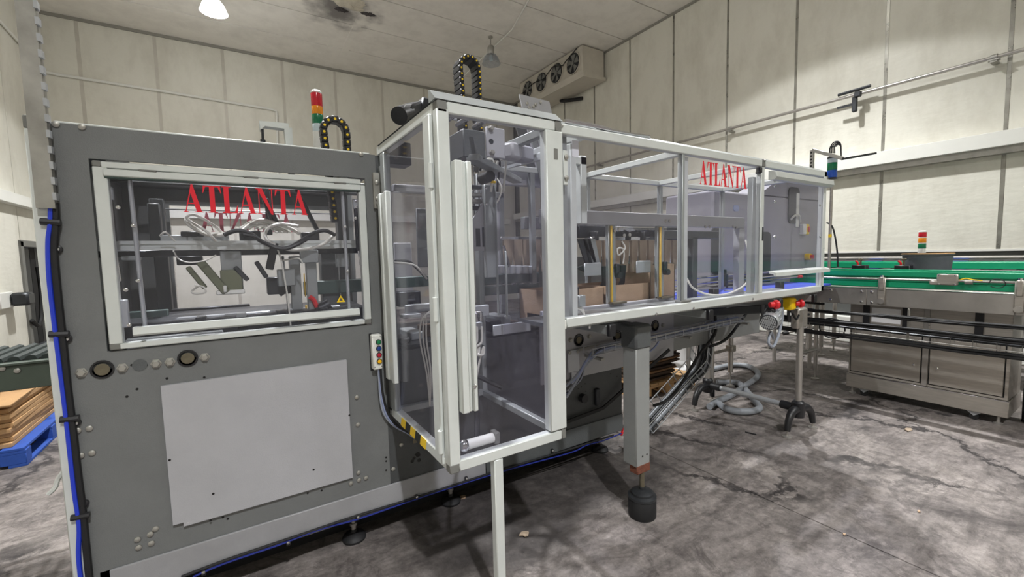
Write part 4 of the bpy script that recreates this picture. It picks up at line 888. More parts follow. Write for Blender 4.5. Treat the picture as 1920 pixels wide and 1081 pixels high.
for yy in (-1.0,.02,.70,1.545):
    br = MB().box(CX0-.020,CX0-.002,yy-.028,yy+.028,.955,1.20,.006).box(CX0-.03,CX0+.02,yy-.02,yy+.02,1.085,1.21,.006).build('guide_bracket','steel_brushed',cv)
    MB().cyl((CX0-.005,yy,1.20),(CX0-.005,yy,1.226),.018,10).build('bracket_cap','chrome',br); MB().cyl((CX0-.034,yy,.985),(CX0-.02,yy,.985),.026,12).build('bracket_bolt','steel',br)
RB = MB().lathe([(.014,0),(.013,.006),(.006,.009)],(0,0,0),(-1,0,0),10).mesh('rivet','chrome')
for yy in (1.62,1.70,1.96,.16):
    for zz in (.965,1.065): inst(RB,'rivet',(CX0,yy,zz),cv)
sb = MB().box(CX0-.05,CX0-.02,1.035,1.165,1.155,1.250,.008).box(CX0-.05,CX0-.02,1.155,1.21,1.155,1.19,.005).build('sensor_cover','steel_brushed',cv)
for yy,zz in ((1.05,1.24),(1.15,1.24),(1.05,1.165),(1.15,1.165)): inst(RB,'rivet',(CX0-.05,yy,zz),sb,None,(.6,.6,.6))
MB().cyl((CX0-.012,1.0,1.185),(CX0-.012,.955,1.185),.020,12).build('sensor_nut','steel',cv)
MB().tube([V(CX0-.03,1.03,1.20),V(CX0-.04,.99,1.215),V(CX0-.03,.95,1.205),V(CX0-.02,.90,1.2)],.005,6,5).build('sensor_lead','yellow',cv)
MB().tube([V(CX0-.02,.82,1.21)+V(0,.045*math.cos(a),.035*math.sin(a)-.03) for a in [k*.7 for k in range(9)]],.003,6,3).build('loose_wire','rubber',cv)
# supports of the line
for yy in (-2.6,2.25):
    for dx in (.05,.42): MB().cyl((CX0+dx,yy,.10),(CX0+dx,yy,.95),.020,12).cyl((CX0+dx,yy,0),(CX0+dx,yy,.10),.009,8).lathe([(.04,0),(.04,.012),(.012,.02)],(CX0+dx,yy,0),(0,0,1),14).build('leg','steel',cv)
    MB().cyl((CX0+.05,yy,.35),(CX0+.42,yy,.35),.02,10).build('leg_brace','steel',cv)
# far conveyor
fc = thing('rear_conveyor', 'further green railed conveyor along the wall behind the grey tub', 'conveyor', (6.7, .8, 0))
for a in ((6.5,6.525,1.235,1.305),(6.5,6.525,1.13,1.19),(6.95,6.975,1.25,1.30)): MB().box(a[0],a[1],-3.2,3.4,a[2],a[3],.003).build('green_guide','green_rail',fc)
MB().box(6.5,6.98,-3.2,3.4,1.08,1.10).build('slat_chain','steel_brushed',fc); MB().box(6.47,6.476,-3.2,3.4,.93,1.1).build('side_plate','steel',fc); MB().box(7.0,7.006,-3.2,3.4,.93,1.1).build('side_plate','steel',fc)
MB().cyl((6.47,-3.2,1.215),(6.47,3.4,1.215),.012,8).build('guide_rod','steel',fc); MB().cyl((7.3,-3.2,1.335),(7.3,3.4,1.335),.022,8).build('guide_rod','steel',fc)
for k in range(23): MB().box(7.18,7.34,-2.9+.27*k,-2.75+.27*k,1.20,1.30,.004).build('roller_block',('belt_dark','pallet_blue','dark_metal')[k%3],fc)
MB().box(7.16,7.36,-3.2,3.4,1.17,1.20).build('roller_bed','dark_metal',fc)
for yy in (-2.4,.6,1.8):
    MB().box(6.44,6.47,yy-.03,yy+.03,1.05,1.24,.004).build('guide_bracket','steel',fc)
for x,yy in ((6.55,2.78),(6.80,2.72),(6.55,3.3),(6.55,-2.6),(6.8,-2.6),(6.55,.2),(6.9,.2),(7.2,-2.6),(7.2,.2),(7.2,2.72)):
    MB().cyl((x,yy,.12),(x,yy,1.08 if x<7 else 1.17),.026,12).cyl((x,yy,0),(x,yy,.12),.010,8).lathe([(.045,0),(.045,.012),(.012,.02)],(x,yy,0),(0,0,1),14).build('leg','steel',fc)
MB().cyl((6.55,2.78,.40),(6.80,2.72,.40),.02,10).cyl((6.3,2.95,.34),(6.58,2.77,.42),.02,10).build('leg_brace','steel',fc)
MB().cyl((6.28,2.97,.33),(6.33,2.93,.345),.028,10).build('brace_cap','rubber',fc)
for yy in (1.90,1.545):
    c = thing('toggle_clamp', 'small red handled clamp on a black block '+('left of the grey tub' if yy>1.7 else 'touching the grey tub'), 'clamp', (5.62,yy,1.262))
    MB().box(5.56,5.66,yy-.06,yy+.06,1.10,1.30,.004).build('clamp_block','black_plastic',c)
    MB().tube([V(5.6,yy+.02,1.30),V(5.6,yy+.02,1.325),V(5.6,yy+.04,1.345)],.010,8,3).build('red_handle','red',c); MB().cyl((5.62,yy,1.30),(5.62,yy,1.37),.008,8).cyl((5.62,yy-.02,1.36),(5.62,yy+.02,1.36),.009,8).build('clamp_spindle','brass',c)
# grey tub
tb = thing('grey_tub', 'round dark grey plastic tub on the conveyor by the signal tower', 'tub', (5.85,1.42,1.11))
bx_, by_ = 5.86, 1.435
MB().lathe([(.165,0),(.170,.004),(.188,.26),(.196,.262),(.196,.275),(.186,.275),(.182,.262),(.162,.012),(.0,.012)],(bx_,by_,1.135),(0,0,1),32,False).build('tub_body','tub_grey',tb)
MB().lathe([(.197,.270),(.199,.278),(.186,.280),(.186,.276)],(bx_,by_,1.135),(0,0,1),32,False).build('tub_rim','cardboard',tb)
MB().box(5.66,6.06,1.2,1.65,1.09,1.134,.004).build('tub_shelf','steel',tb)
for dx,dy in ((5.68,1.22),(6.04,1.22),(5.68,1.63),(6.04,1.63)): MB().cyl((dx,dy,0),(dx,dy,1.09),.016,8).build('shelf_leg','steel',tb)
# signal towers
def tower(name_label, x, y, z, r, stack, base, post=None):
    t = thing('signal_tower', name_label, 'signal light', (x,y,z), 'stack lights')
    zz = z
    if base: MB().lathe([(r*.95,0),(r,.004),(r,base)],(x,y,zz),(0,0,1),20).build('tower_base','white_plastic',t); zz += base
    for m,h in stack:
        MB().lathe([(r*.97,0),(r,.003),(r,h-.003),(r*.97,h)],(x,y,zz),(0,0,1),20).build('lens' if 'lens' in m else 'spacer',m,t); zz += h
    MB().lathe([(r*1.02,0),(r*1.02,.008),(r*.7,.018)],(x,y,zz),(0,0,1),20).build('tower_cap',post or 'white_plastic',t)
    return t
tower('red amber and green signal tower behind the grey tub', 6.15,1.55,1.36,.033,(('green_lens',.052),('white_plastic',.008),('amber_lens',.052),('white_plastic',.008),('red_lens',.052)),.10)
p = PY(598,262,2.8)
tw = tower('red amber and green signal tower on top of the left machine module', p.x,2.8,2.03,.031,(('clear_lens',.045),('green_lens',.055),('amber_lens',.045),('red_lens',.075)),.215)
# roof bracket beside the tower
rb = thing('roof_bracket', 'white folded bracket with dangling sensor on the machine roof', 'bracket', PY(515,268,2.45))
a = [PY(x,y,2.45) for x,y in ((486,226),(541,231),(545,270),(536,270),(533,241),(497,236),(488,243))]
MB().prism(a,(0,.05,0)).build('bracket_plate','alu',rb)
p = PY(492,242,2.45); MB().cyl(p,p+V(0,.02,-.05),.006,8).lathe([(.012,0),(.012,.02)],p+V(0,.02,-.045),(0,0,-1),10).build('sensor','dark_metal',rb)
MB().bar(PY(541,240,2.48),PY(541,240,2.48)+V(0,0,-.26),.03,.02).build('bracket_leg','alu',rb)
# energy chains
def chain(label, y, xa, xb, z0, ztop, w, lean, n_extra, pitch, name_dot='yellow', depth=.06, zl=None):
    t = thing('energy_chain', label, 'cable chain', ((xa+xb)/2, y, z0), 'arched cable chains')
    r = (xb-xa)/2; pts = []; zc = ztop-r; zl = z0 if zl is None else zl
    L1 = zc-zl; n1 = max(2,int(L1/pitch))
    for k in range(n1): pts.append(V(xa+lean*(1-k/n1), y, zl+L1*k/n1))
    na = max(5,int(PI*r/pitch))
    for k in range(na+1): a = PI-PI*k/na; pts.append(V((xa+xb)/2+r*math.cos(a), y, zc+r*math.sin(a)))
    L2 = zc-z0; n2 = max(2,int(L2/pitch))
    for k in range(1,n2+1): pts.append(V(xb, y, zc-L2*k/n2))
    for i in range(len(pts)-1):
        a, b = pts[i], pts[i+1]; d = (b-a)
        l = MB().bar(a-d*.06,b+d*.06,depth,w,.006,(d.z,0,-d.x) if True else (0,0,1)).build('link','black_plastic',t)
        c = (a+b)/2; MB().lathe([(w*.2,0),(w*.2,.002),(w*.1,.003)],c+V(0,-depth/2,0),(0,-1,0),10).build('pin','yellow',l)
    return t
p0, p1, p2 = PY(604,275,2.5), PY(652,280,2.5), PY(631,222,2.5)
chain('black arched cable chain with yellow pins above the left module', 2.5, p0.x+.008, p1.x-.004, 1.99, p2.z-.008, .034, .035, 0, .034, zl=1.70)
p0, p1, p2 = PY(862,185,2.3), PY(893,185,2.3), PY(873,110,2.3)
chain('tall black cable chain with pale pins arching over the glazed cabin', 2.3, p0.x-.006, p1.x+.004, 2.0, p2.z, .026, .03, 0, .03, depth=.09)
# pole with green and blue signal light, strut bracket and cable
pl = thing('signal_pole', 'steel pole with green and blue signal light at the tunnel end', 'signal light', (5.25,2.07,1.1))
px_, py_ = PX(1557,505,5.3).x, PX(1557,420,5.3).y
MB().cyl((px_,py_,1.0),(px_,py_,2.20),.014,12).build('pole','steel_brushed',pl)
MB().cyl((px_,py_,1.60),(px_,py_,1.635),.016,12).build('yellow_band','yellow',pl)
MB().lathe([(.044,0),(.044,.02)],(px_,py_,2.20),(0,0,1),18).build('lamp_base','dark_metal',pl)
for z_,h,m in ((2.22,.075,'blue_lens'),(2.295,.075,'green_lens'),(2.372,.045,'clear_lens')): MB().lathe([(.043,0),(.044,.004),(.044,h-.004),(.043,h)],(px_,py_,z_),(0,0,1),18).build('lens',m,pl)
MB().lathe([(.046,0),(.046,.012),(.04,.018)],(px_,py_,2.417),(0,0,1),18).build('lamp_cap','dark_metal',pl)
MB().bar((px_,py_,1.0),(CX0+.3,py_,1.0),.03,.03).build('pole_foot','steel',pl)
p = [PX(1523,300,5.2),PX(1523,281,5.2),PX(1580,297,5.2)]
MB().bar(p[0]+V(0,0,-.2),p[1],.035,.035,.003).bar(p[1],p[2],.035,.035,.003).build('slotted_strut','zinc',pl)
for k in range(5): q = p[1]+V(0,0,-.03-.035*k); MB().box(q.x-.019,q.x-.0175,q.y-.008,q.y+.008,q.z-.009,q.z+.009).build('slot','black_print',pl)
MB().bar(p[0]+V(0,0,-.2),V(p[0].x,py_,p[0].z-.2),.03,.03).build('strut_tie','zinc',pl)
MB().bar(PX(1580,298,5.2),PX(1642,287,5.6),.02,.02).build('strut_rod','dark_metal',pl)
for k in range(4): MB().tube([PX(1556+3*k,287,5.2),PX(1556+3*k,278-k,5.2),PX(1562+2*k,268+2*k,5.2),PX(1570,265+2*k,5.2),PX(1576,270+k,5.2),PX(1577,285,5.2),PX(1577,297,5.2)],.006,7,5).build('cable_loop','rubber',pl)
MB().tube([PX(1550,417,5.3),PX(1560,424,5.3),PX(1566,445,5.3),PX(1570,475,5.3),PX(1571,500,5.3)],.008,7,5).build('pole_cable','rubber',pl)

# ================================================================ stainless control cabinet
cc = thing('control_cabinet', 'two door stainless control cabinet on feet under the conveyor', 'cabinet', (5.5,1.3,0))
KX = 5.22
kY0, kY1 = .745, 1.835
MB().box(KX,KX+.45,kY0,kY1,.215,.93,.003).build('cabinet_body','steel_brushed',cc)
MB().box(KX-.012,KX+.45,kY0-.008,kY1+.010,.075,.212,.004).build('plinth','steel_brushed',cc)
MB().box(KX-.014,KX-.008,kY0-.008,kY1+.010,.206,.214,.002).build('plinth_edge','chrome',cc)
for a,b,hy in ((1.285,1.815,1.33),(.775,1.225,1.17)):
    d = MB().box(KX-.012,KX-.001,a,b,.245,.665,.004).build('door','steel_brushed',cc)
    MB().box(KX-.0015,KX-.0005,a-.008,b+.008,.237,.673).build('door_gap','black_shadow',cc)
    q = MB().lathe([(.009,0),(.009,.006),(.004,.008)],(KX-.012,hy,.40),(-1,0,0),12).build('lock','chrome',d)
MB().box(KX-.010,KX,1.235,1.277,.22,.93,.003).build('centre_mullion','steel',cc)
up = MB().box(KX-.006,KX,kY0,kY1,.69,.705,.002).build('fold_line','steel',cc)
MB().box(KX-.004,KX-.001,1.44,1.66,.76,.90).build('notice_sheet','paper',cc)
for yy in (1.40,1.70,.93): MB().box(KX-.02,KX-.001,yy-.025,yy+.025,.70,.935,.003).build('black_strap','black_plastic',cc)
for x,yy in ((KX+.03,kY1-.03),(KX+.03,kY0+.05),(KX+.4,kY1-.03),(KX+.4,kY0+.05)):
    MB().lathe([(.028,0),(.03,.012),(.012,.02),(.010,.08)],(x,yy,0),(0,0,1),14).build('levelling_foot','steel',cc)
    c = MB().prism([V(x-.02,yy+(.09 if yy<1 else -.05),.075),V(x-.02,yy+(.19 if yy<1 else -.15),.075),V(x-.02,yy+(.14 if yy<1 else -.10),.035)],(.04,0,0)).build('castor_fork','alu_raw',cc)
    MB().cyl((x-.012,yy+(.14 if yy<1 else -.10),.03),(x+.012,yy+(.14 if yy<1 else -.10),.03),.03,14).build('castor_wheel','rubber',c)
# pipes standing past the near end of the cabinet
vp = thing('valve_rack', 'dark pipes and valves standing past the near end of the control cabinet', 'pipework', (5.6,.5,0))
for k,zz in enumerate((.30,.45,.62)): MB().cyl((5.5,.70,zz),(5.5,.1,zz),.022,10).build('pipe',('chrome','dark_metal','blue_cable')[k%3] if k<2 else 'dark_metal',vp)
for yy in (.68,.45,.2): MB().cyl((5.5,yy,0),(5.5,yy,.75),.025,10).build('riser','black_plastic',vp)
MB().box(5.44,5.56,.60,.70,.02,.24,.02).build('valve_body','dark_metal',vp); MB().cyl((5.42,.66,.28),(5.42,.40,.28),.03,12).build('valve_bar','chrome',vp)

# ================================================================ wire tray with black cables along the conveyor
wt = thing('wire_cable_tray', 'wire mesh tray with black cables strung below the conveyor', 'cable tray', (4.95,1.0,.75))
TX = 4.93
for zz,x in ((.735,TX),(.735,TX+.12),(.62,TX),(.62,TX+.12),(.675,TX)): MB().cyl((x,-2.8,zz),(x,2.55,zz),.003,6).build('long_wire','zinc',wt)
for k in range(40): 
    yy = -2.6+.13*k; MB().tube([V(TX,yy,.93 if k%5==0 else .74),V(TX,yy,.62),V(TX+.12,yy,.62),V(TX+.12,yy,.74)],.0025,5).build('cross_wire','zinc',wt)
for k in range(6): MB().box(TX-.006,TX+.006,-2.3+.9*k,-2.285+.9*k,.60,.945,.001).build('hanger','zinc',wt)
def sag(x, y0, y1, z, r, m, label, name, seed, slope=0.0, amp=.006):
    rn = random.Random(seed); n = 18; mb = MB()
    for j in range(5 if r > .014 else 1):
        th = j*2*PI/5; ox, oz = (r*.62*math.cos(th), r*.62*math.sin(th)) if r > .014 else (0, 0); rr = r*.42 if r > .014 else r
        mb.tube([V(x+ox+rn.uniform(-amp,amp), y0+(y1-y0)*k/n, z+oz+slope*k/n+rn.uniform(-amp,amp)) for k in range(n+1)], rr, 7, 3)
    o = mb.build(name, m)
    tag(o, label, 'cable'); return o
sag(TX-.03,-2.8,2.5,.865,.017,'rubber','upper black cable bundle strung in front of the cabinet notice','cable_bundle',1)
sag(TX-.04,-2.8,2.5,.765,.026,'rubber','thick middle black cable bundle in the wire tray','cable_bundle',2)
sag(TX-.035,-2.8,2.5,.645,.024,'rubber','lowest black cable bundle crossing the cabinet doors','cable_bundle',3)
sag(TX+.02,-2.8,2.4,.72,.012,'dark_metal','thin grey conduit between the black cable bundles','conduit',4,0,.002)
lp = PX(1560,615,5.0); o = MB().tube([lp+V(0,.11*math.cos(a),.10*math.sin(a)) for a in [k*2*PI/14 for k in range(14)]],.007,7,2,True).build('cable_coil','rubber'); tag(o,'loop of black cable hanging below the tunnel end','cable')
for k,(yy,zz) in enumerate(((2.25,.86),(2.35,.79))):
    o = MB().tube([V(4.6,yy-.3,zz),V(4.75,yy-.1,zz-.03),V(4.9,yy,zz+.01),V(5.1,yy+.1,zz+.05),V(5.3,yy-.15,zz+.03)],.012,7,5).build('cable_bundle','rubber'); tag(o,('upper' if k==0 else 'lower')+' tangle of black cable behind the emergency stop','cable')

# ================================================================ outfeed stand with motor and emergency stop
st = thing('tubular_stand', 'tubular steel floor stand with two uprights on black spider feet', 'stand', (3.75,2.0,0))
A1, A2 = V(3.78,1.66,0), V(3.78,2.46,0)
zb = .20
for k,(b,h) in enumerate(((A1,1.0),(A2,.70))):
    MB().cyl(b+V(0,0,zb-.04),b+V(0,0,h),.024,16).build('upright','steel',st)
    sp = MB().lathe([(.045,-.07),(.048,-.05),(.048,.05),(.034,.065)],b+V(0,0,zb),(0,0,1),16).build('hub','black_plastic',st)
    for dx,dy in ((-.17,0.0),(.19,-.03)) if k==0 else ((-.24,-.02),(.14,.04)):
        e = b+V(dx,dy,0); pts = [b+V(0,0,zb-.01), b+V(dx*.5,dy*.5,zb-.005), b+V(dx*.85,dy*.85,zb-.06), e+V(0,0,.05)]
        MB().tube(pts,(.036,.022),12,6).build('foot_arm','black_plastic',st)
        MB().cyl(e+V(0,0,.015),e+V(0,0,.06),.008,8).lathe([(.034,0),(.034,.008),(.012,.018)],e,(0,0,1),16).build('foot_pad','steel',st)
MB().cyl(A1+V(0,.0,zb),A2+V(0,0,zb),.022,14).build('tie_tube','alu_raw',st)
MB().cyl(A1+V(0,.04,zb),A1+V(0,.13,zb),.034,14).build('tube_socket','black_plastic',st); MB().cyl(A2-V(0,.13,-zb),A2+V(0,-.04,zb),.034,14).build('tube_socket','black_plastic',st)
MB().box(3.70,3.86,1.64,1.70,.86,1.02,.012).build('head_clamp','steel_brushed',st)
# second pair of slim legs of the belt conveyor
lg2 = thing('belt_conveyor_stand', 'pair of slim steel legs with cross clamp behind the spider stand', 'stand', (4.3,2.65,0))
for b in (V(4.50,2.66,0),V(4.15,2.70,0)):
    MB().cyl(b+V(0,0,.16),b+V(0,0,.965),.025,14).build('leg','steel',lg2); MB().cyl(b+V(0,0,.02),b+V(0,0,.17),.008,8).lathe([(.045,0),(.045,.01),(.014,.025)],b,(0,0,1),16).build('foot_pad','steel',lg2)
MB().bar(V(4.50,2.66,.42),V(4.15,2.70,.40),.03,.03,.006).box(4.46,4.54,2.62,2.70,.39,.46,.008).build('cross_clamp','steel_brushed',lg2)
# gear motor
gm = thing('gear_motor', 'silver gear motor with round fan grille below the tunnel', 'motor', PY(1445,603,1.5))
a = PY(1441,604,1.46); dr = V(.93,.30,.10).normalized()
MB().lathe([(.050,0),(.056,.012),(.058,.03),(.058,.13),(.052,.14)],a,dr,20).build('motor_body','alu_raw',gm)
gr = MB().lathe([(.052,-.001),(.045,-.010),(.02,-.013)],a,dr,20,False).build('fan_cover','dark_metal',gm)
q = V(0,0,1).rotation_difference(dr)
mb = MB()
for k in range(-4,5):
    h = math.sqrt(max(0,.046**2-(k*.010)**2)); mb.bar(a+q@V(k*.010,-h,-.012),a+q@V(k*.010,h,-.012),.0028,.0028); mb.bar(a+q@V(-h,k*.010,-.012),a+q@V(h,k*.010,-.012),.0028,.0028)
mb.build('fan_grille','alu_raw',gm)
for k in range(14):
    th = 2*PI*k/14; c = a+q@V(.058*math.cos(th),.058*math.sin(th),.08); MB().bar(c-dr*.045,c+dr*.045,.006,.008).build('cooling_fin','alu_raw',gm)
MB().bar(a+dr*.14,a+dr*.28,.10,.11,.012).build('gearbox','alu_dull',gm); MB().bar(a+dr*.05+V(0,0,.06),a+dr*.13+V(0,0,.065),.05,.035,.006).build('terminal_box','black_plastic',gm)
MB().tube([a+dr*.12+V(0,-.03,.06),a+dr*.22+V(0,-.05,.02),a+dr*.20+V(0,-.04,-.10),a+dr*.10+V(0,-.02,-.18),a+dr*.02+V(0,0,-.14),a+dr*.1+V(0,0,-.09),a+dr*.2+V(0,0,-.16)],.009,7,6).build('motor_cable','grey_cable',gm)
MB().bar(a+dr*.20+V(0,.0,.05),V(3.2,F-.05,.98),.06,.06,.006).build('motor_mount','dark_paint',gm)
# emergency stops
def estop(label, p, big):
    t = thing('emergency_stop', label, 'emergency stop', p)
    if big: MB().box(p.x-.045,p.x+.045,p.y-.035,p.y+.035,p.z-.045,p.z+.045,.010).build('switch_box','yellow',t)
    k = MB().cyl(p+V(.03,-.03,-.0),p+V(.065,-.052,.0),.018,14).build('collar','red',t)
    MB().lathe([(.024,0),(.030,.006),(.030,.022),(.022,.03)],p+V(.055,-.045,0),(.85,-.52,0),18).build('push_knob','red',t)
    MB().cyl(p+V(0,.0,-.045 if big else 0),p+V(0,0.0,-.13),.012,8).build('cable_gland','black_plastic',t)
    return t
estop('yellow emergency stop box with red knob on the tubular stand', PY(1479,569,1.60)+V(0,0,0), True)
estop('small red emergency stop knob above the gear motor', PY(1430,571,1.50), False)
MB().tube([V(3.66,1.62,.98),V(3.62,1.62,.95),V(3.60,1.64,1.0)],.008,6,3).build('switch_cable','rubber',gm)
# ================================================================ cable channel and cables on the left edge
ch = thing('cable_channel', 'tall slotted steel cable channel rising from the left edge of the machine', 'cable duct', (-.545,2.2,1.7))
a, b = PY(76,390,2.215), PY(114,392,2.215)
dx = .045*(CEIL-a.z)/1.0
def chx(z): return (a.x+b.x)/2 - .0*z
zb_ = a.z; cw = (b.x-a.x)
def chpt(s, z, y): 
    k = (z-zb_); return V((a.x+b.x)/2 - .012 + s*cw*.42 + .003*k, y, z)
ztop = CEIL
MB().prism([chpt(-1,zb_,2.215),chpt(1,zb_,2.215),chpt(1,ztop,2.215),chpt(-1,ztop,2.215)],(0,-.004,0)).build('channel_web','zinc',ch)
for s in (-1,1): MB().prism([chpt(s,zb_,2.211),chpt(s,zb_,2.245),chpt(s,ztop,2.245),chpt(s,ztop,2.211)],(.003*s,0,0)).build('channel_flange','zinc',ch)
n = 60
for k in range(n):
    z_ = zb_+.03+k*.055
    if z_ > 3.3: break
    c = chpt(1.12,z_,2.214); MB().box(c.x-.003,c.x+.007,c.y-.006,c.y+.02,c.z,c.z+.026).build('flange_tooth','alu_raw',ch)
def pcable(pts, Y, r, m, name, label, n=5, cat='cable', lift=0):
    o = MB().tube([PY(x,y,Y) for x,y in pts], r, 8, n).build(name, m); tag(o,label,cat); return o
pcable(((95,380),(94,420),(90,455),(92,520),(101,600),(111,680),(121,760),(130,840),(139,920),(148,985),(147,1040),(153,1100)),F-.022,.0075,'blue_cable','blue_cable','bright blue cable running down the left edge of the machine')
pcable(((103,380),(104,420),(101,470),(109,560),(118,640),(126,720),(136,800),(145,880),(154,950),(160,1010),(169,1100)),F-.016,.0115,'rubber','black_cable','thick black cable beside the blue cable on the machine edge')
for k,(x,y) in enumerate(((92,416),(108,626),(128,785),(148,968))):
    p = PY(x,y,F-.02); o = MB().cyl(p+V(-.022,0,.002),p+V(.03,0,-.002),.0125,8).build('cable_tie','black_plastic'); tag(o,'black cable tie round the edge cables, '+('topmost','second from the top','third from the top','lowest')[k]+' of four','cable tie','ties on the edge cables')
for k,(x,y) in enumerate(((109,467),(127,634),(144,791),(159,942))):
    p = PY(x,y,F); t = thing('cable_clip','black cable clip with steel screw on the machine edge, '+('topmost','second from the top','third from the top','lowest')[k]+' of four','cable clip',p,'clips on the machine edge')
    MB().lathe([(.014,0),(.014,.010),(.010,.012)],p,(0,-1,0),12).build('clip_body','black_plastic',t); inst(SCREW,'screw',p+V(0,-.012,0),t)
pcable(((362,1081),(420,1056),(520,1022),(600,992),(670,973),(760,942),(850,912),(960,878),(1070,848),(1100,834),(1130,826),(1165,812)),F-.026,.0045,'blue_cable_shaded','blue_cable','blue cable clipped along the bottom edge of the machine skirt')
pcable(((340,1081),(430,1047),(560,1003),(670,966),(780,932),(900,893),(1000,862),(1080,838),(1150,815)),F-.024,.0065,'rubber','black_cable','thin black cable along the bottom edge of the skirt')
for k,(x,y) in enumerate(((382,1068),(540,1013),(670,966),(780,929),(873,895),(1034,843))):
    p = PY(x,y,F-.012); t = thing('cable_clip','black cable clip on the skirt edge, number '+('one','two','three','four','five','six')[k]+' counted from the left','cable clip',p,'clips on the skirt edge')
    MB().box(p.x-.009,p.x+.009,p.y-.016,p.y,p.z-.018,p.z+.010,.003).build('clip_body','black_plastic',t); inst(SCREW,'screw',p+V(0,-.016,0),t)
# red lever valve at the far end of the skirt
rv = thing('lever_valve','small valve with red lever at the end of the machine skirt','valve',PY(1165,805,2.24))
MB().bar(PY(1164,816,2.24),PY(1170,802,2.24),.022,.012,.004).build('red_lever','red',rv); MB().bar(PY(1170,802,2.24),PY(1177,780,2.24),.02,.02,.004).build('valve_body','zinc',rv); MB().tube([PY(1178,780,2.24),PY(1184,770,2.3),PY(1178,758,2.36)],.008,7,4).build('hose_stub','rubber',rv)
# ================================================================ push button station
bs = thing('button_station','pale box with green blue red and yellow push buttons on the machine','control box',PY(708,690,F-.03))
p0, p1 = PY(697,628,F-.045), PY(718,690,F-.045)
MB().box(p0.x,p0.x+.050,F-.045,F-.003,p1.z-.004,p0.z,.006).build('station_box','white_plastic',bs); MB().box(p0.x-.004,p0.x+.05,F-.003,F-.0005,p1.z-.014,p0.z+.002,.0).build('gasket','black_plastic',bs)
for k,m in enumerate(('button_green','button_blue','button_red','button_yellow')):
    c = V(p0.x+.031, F-.045, p0.z-.038-.0335*k)
    r_ = MB().lathe([(.0135,0),(.0135,.006),(.010,.007)],c,(0,-1,0),18).build('button_bezel','black_plastic',bs); MB().lathe([(.010,.004),(.010,.011),(.008,.012)],c,(0,-1,0),18).build('push_button',m,r_)
for x,z_ in ((.008,-.010),(.042,-.010),(.008,-.165),(.042,-.165)): inst(SCREW,'screw',(p0.x+x,F-.045,p0.z+z_),bs,None,(.4,.6,.4))
for k in range(3): pcable(((709+2*k,688),(711+2*k,715),(713+3*k,745),(720+4*k,775),(738+3*k,797),(765+2*k,812),(790+2*k,830),(812,848)),F-.022-.006*k,.006,('grey_cable','lilac_cable','rubber')[k],'station_cable',('grey','pale lilac','black')[k]+' cable hanging from the push button station')
pt = PY(778,826,F-.035); o = MB().box(pt.x-.012,pt.x+.012,pt.y-.004,pt.y,pt.z-.012,pt.z+.012,.002).build('cable_tag','brass'); tag(o,'small brass tag on the cables under the hazard tape','tag')
st_ = PY(780,858,F); mb = MB(); rn = random.Random(5)
for k in range(7): mb.lathe([(rn.uniform(.006,.014),0),(.004,.0012)],st_+V(rn.uniform(-.022,.022),0,rn.uniform(-.022,.022)),(0,-1,0),9)
mb.build('oil_splash','black_print',cp)
# ================================================================ basket trays with cables below the tunnel
tr_ = thing('basket_cable_tray','wire basket tray with grey cables hung below the tunnel','cable tray',PY(1250,640,2.02))
q0, q1 = PY(1112,667,2.05), PY(1395,603,2.05)
for dy,dz in ((0,0),(0,.045),(.09,0),(.09,.045),(.045,0)): MB().cyl(q0+V(0,dy,dz),q1+V(0,dy,dz),.0032,6).build('long_wire','alu_raw',tr_)
for k in range(18):
    c = q0.lerp(q1,k/17); MB().tube([c+V(0,0,.05),c,c+V(0,.09,0),c+V(0,.09,.05)],.003,5).build('cross_wire','alu_raw',tr_)
for x in (1.97,2.9,3.7): MB().box(x,x+.03,2.04,F-.05,.795+.03*(x-2),.81+.03*(x-2)).build('tray_arm','zinc',tr_)
rn = random.Random(11)
for k in range(9):
    o_ = V(0,.012+.008*k,.010+.006*(k%4))
    pts = [PY(1062+3*(k%3),745-5*(k%4),2.12)+V(0,.01*k,0), PY(1082+3*(k%3),712-3*(k%4),2.10), PY(1100,682,2.07)+V(0,0,.004*k)] + [q0.lerp(q1,t)+o_+V(0,rn.uniform(-.01,.01),rn.uniform(-.006,.012)) for t in (.06,.25,.45,.65,.85,1.0)]
    o = MB().tube(pts,.0065 if k%3 else .009,7,5).build('tray_cable',('grey_cable','lilac_cable','white_hose','grey_cable','rubber')[k%5]); tag(o,'cable lying in the horizontal basket tray below the tunnel','cable','cables in the basket tray')
pcable(((1175,655),(1195,664),(1212,662),(1228,650),(1235,640)),2.0,.007,'lilac_cable','tray_cable','pale blue cable sagging from the tray across the support leg')
pcable(((1330,650),(1362,635),(1390,600),(1402,583)),2.12,.012,'rubber','black_cable','black cable rising to the conveyor plate left of the motor')
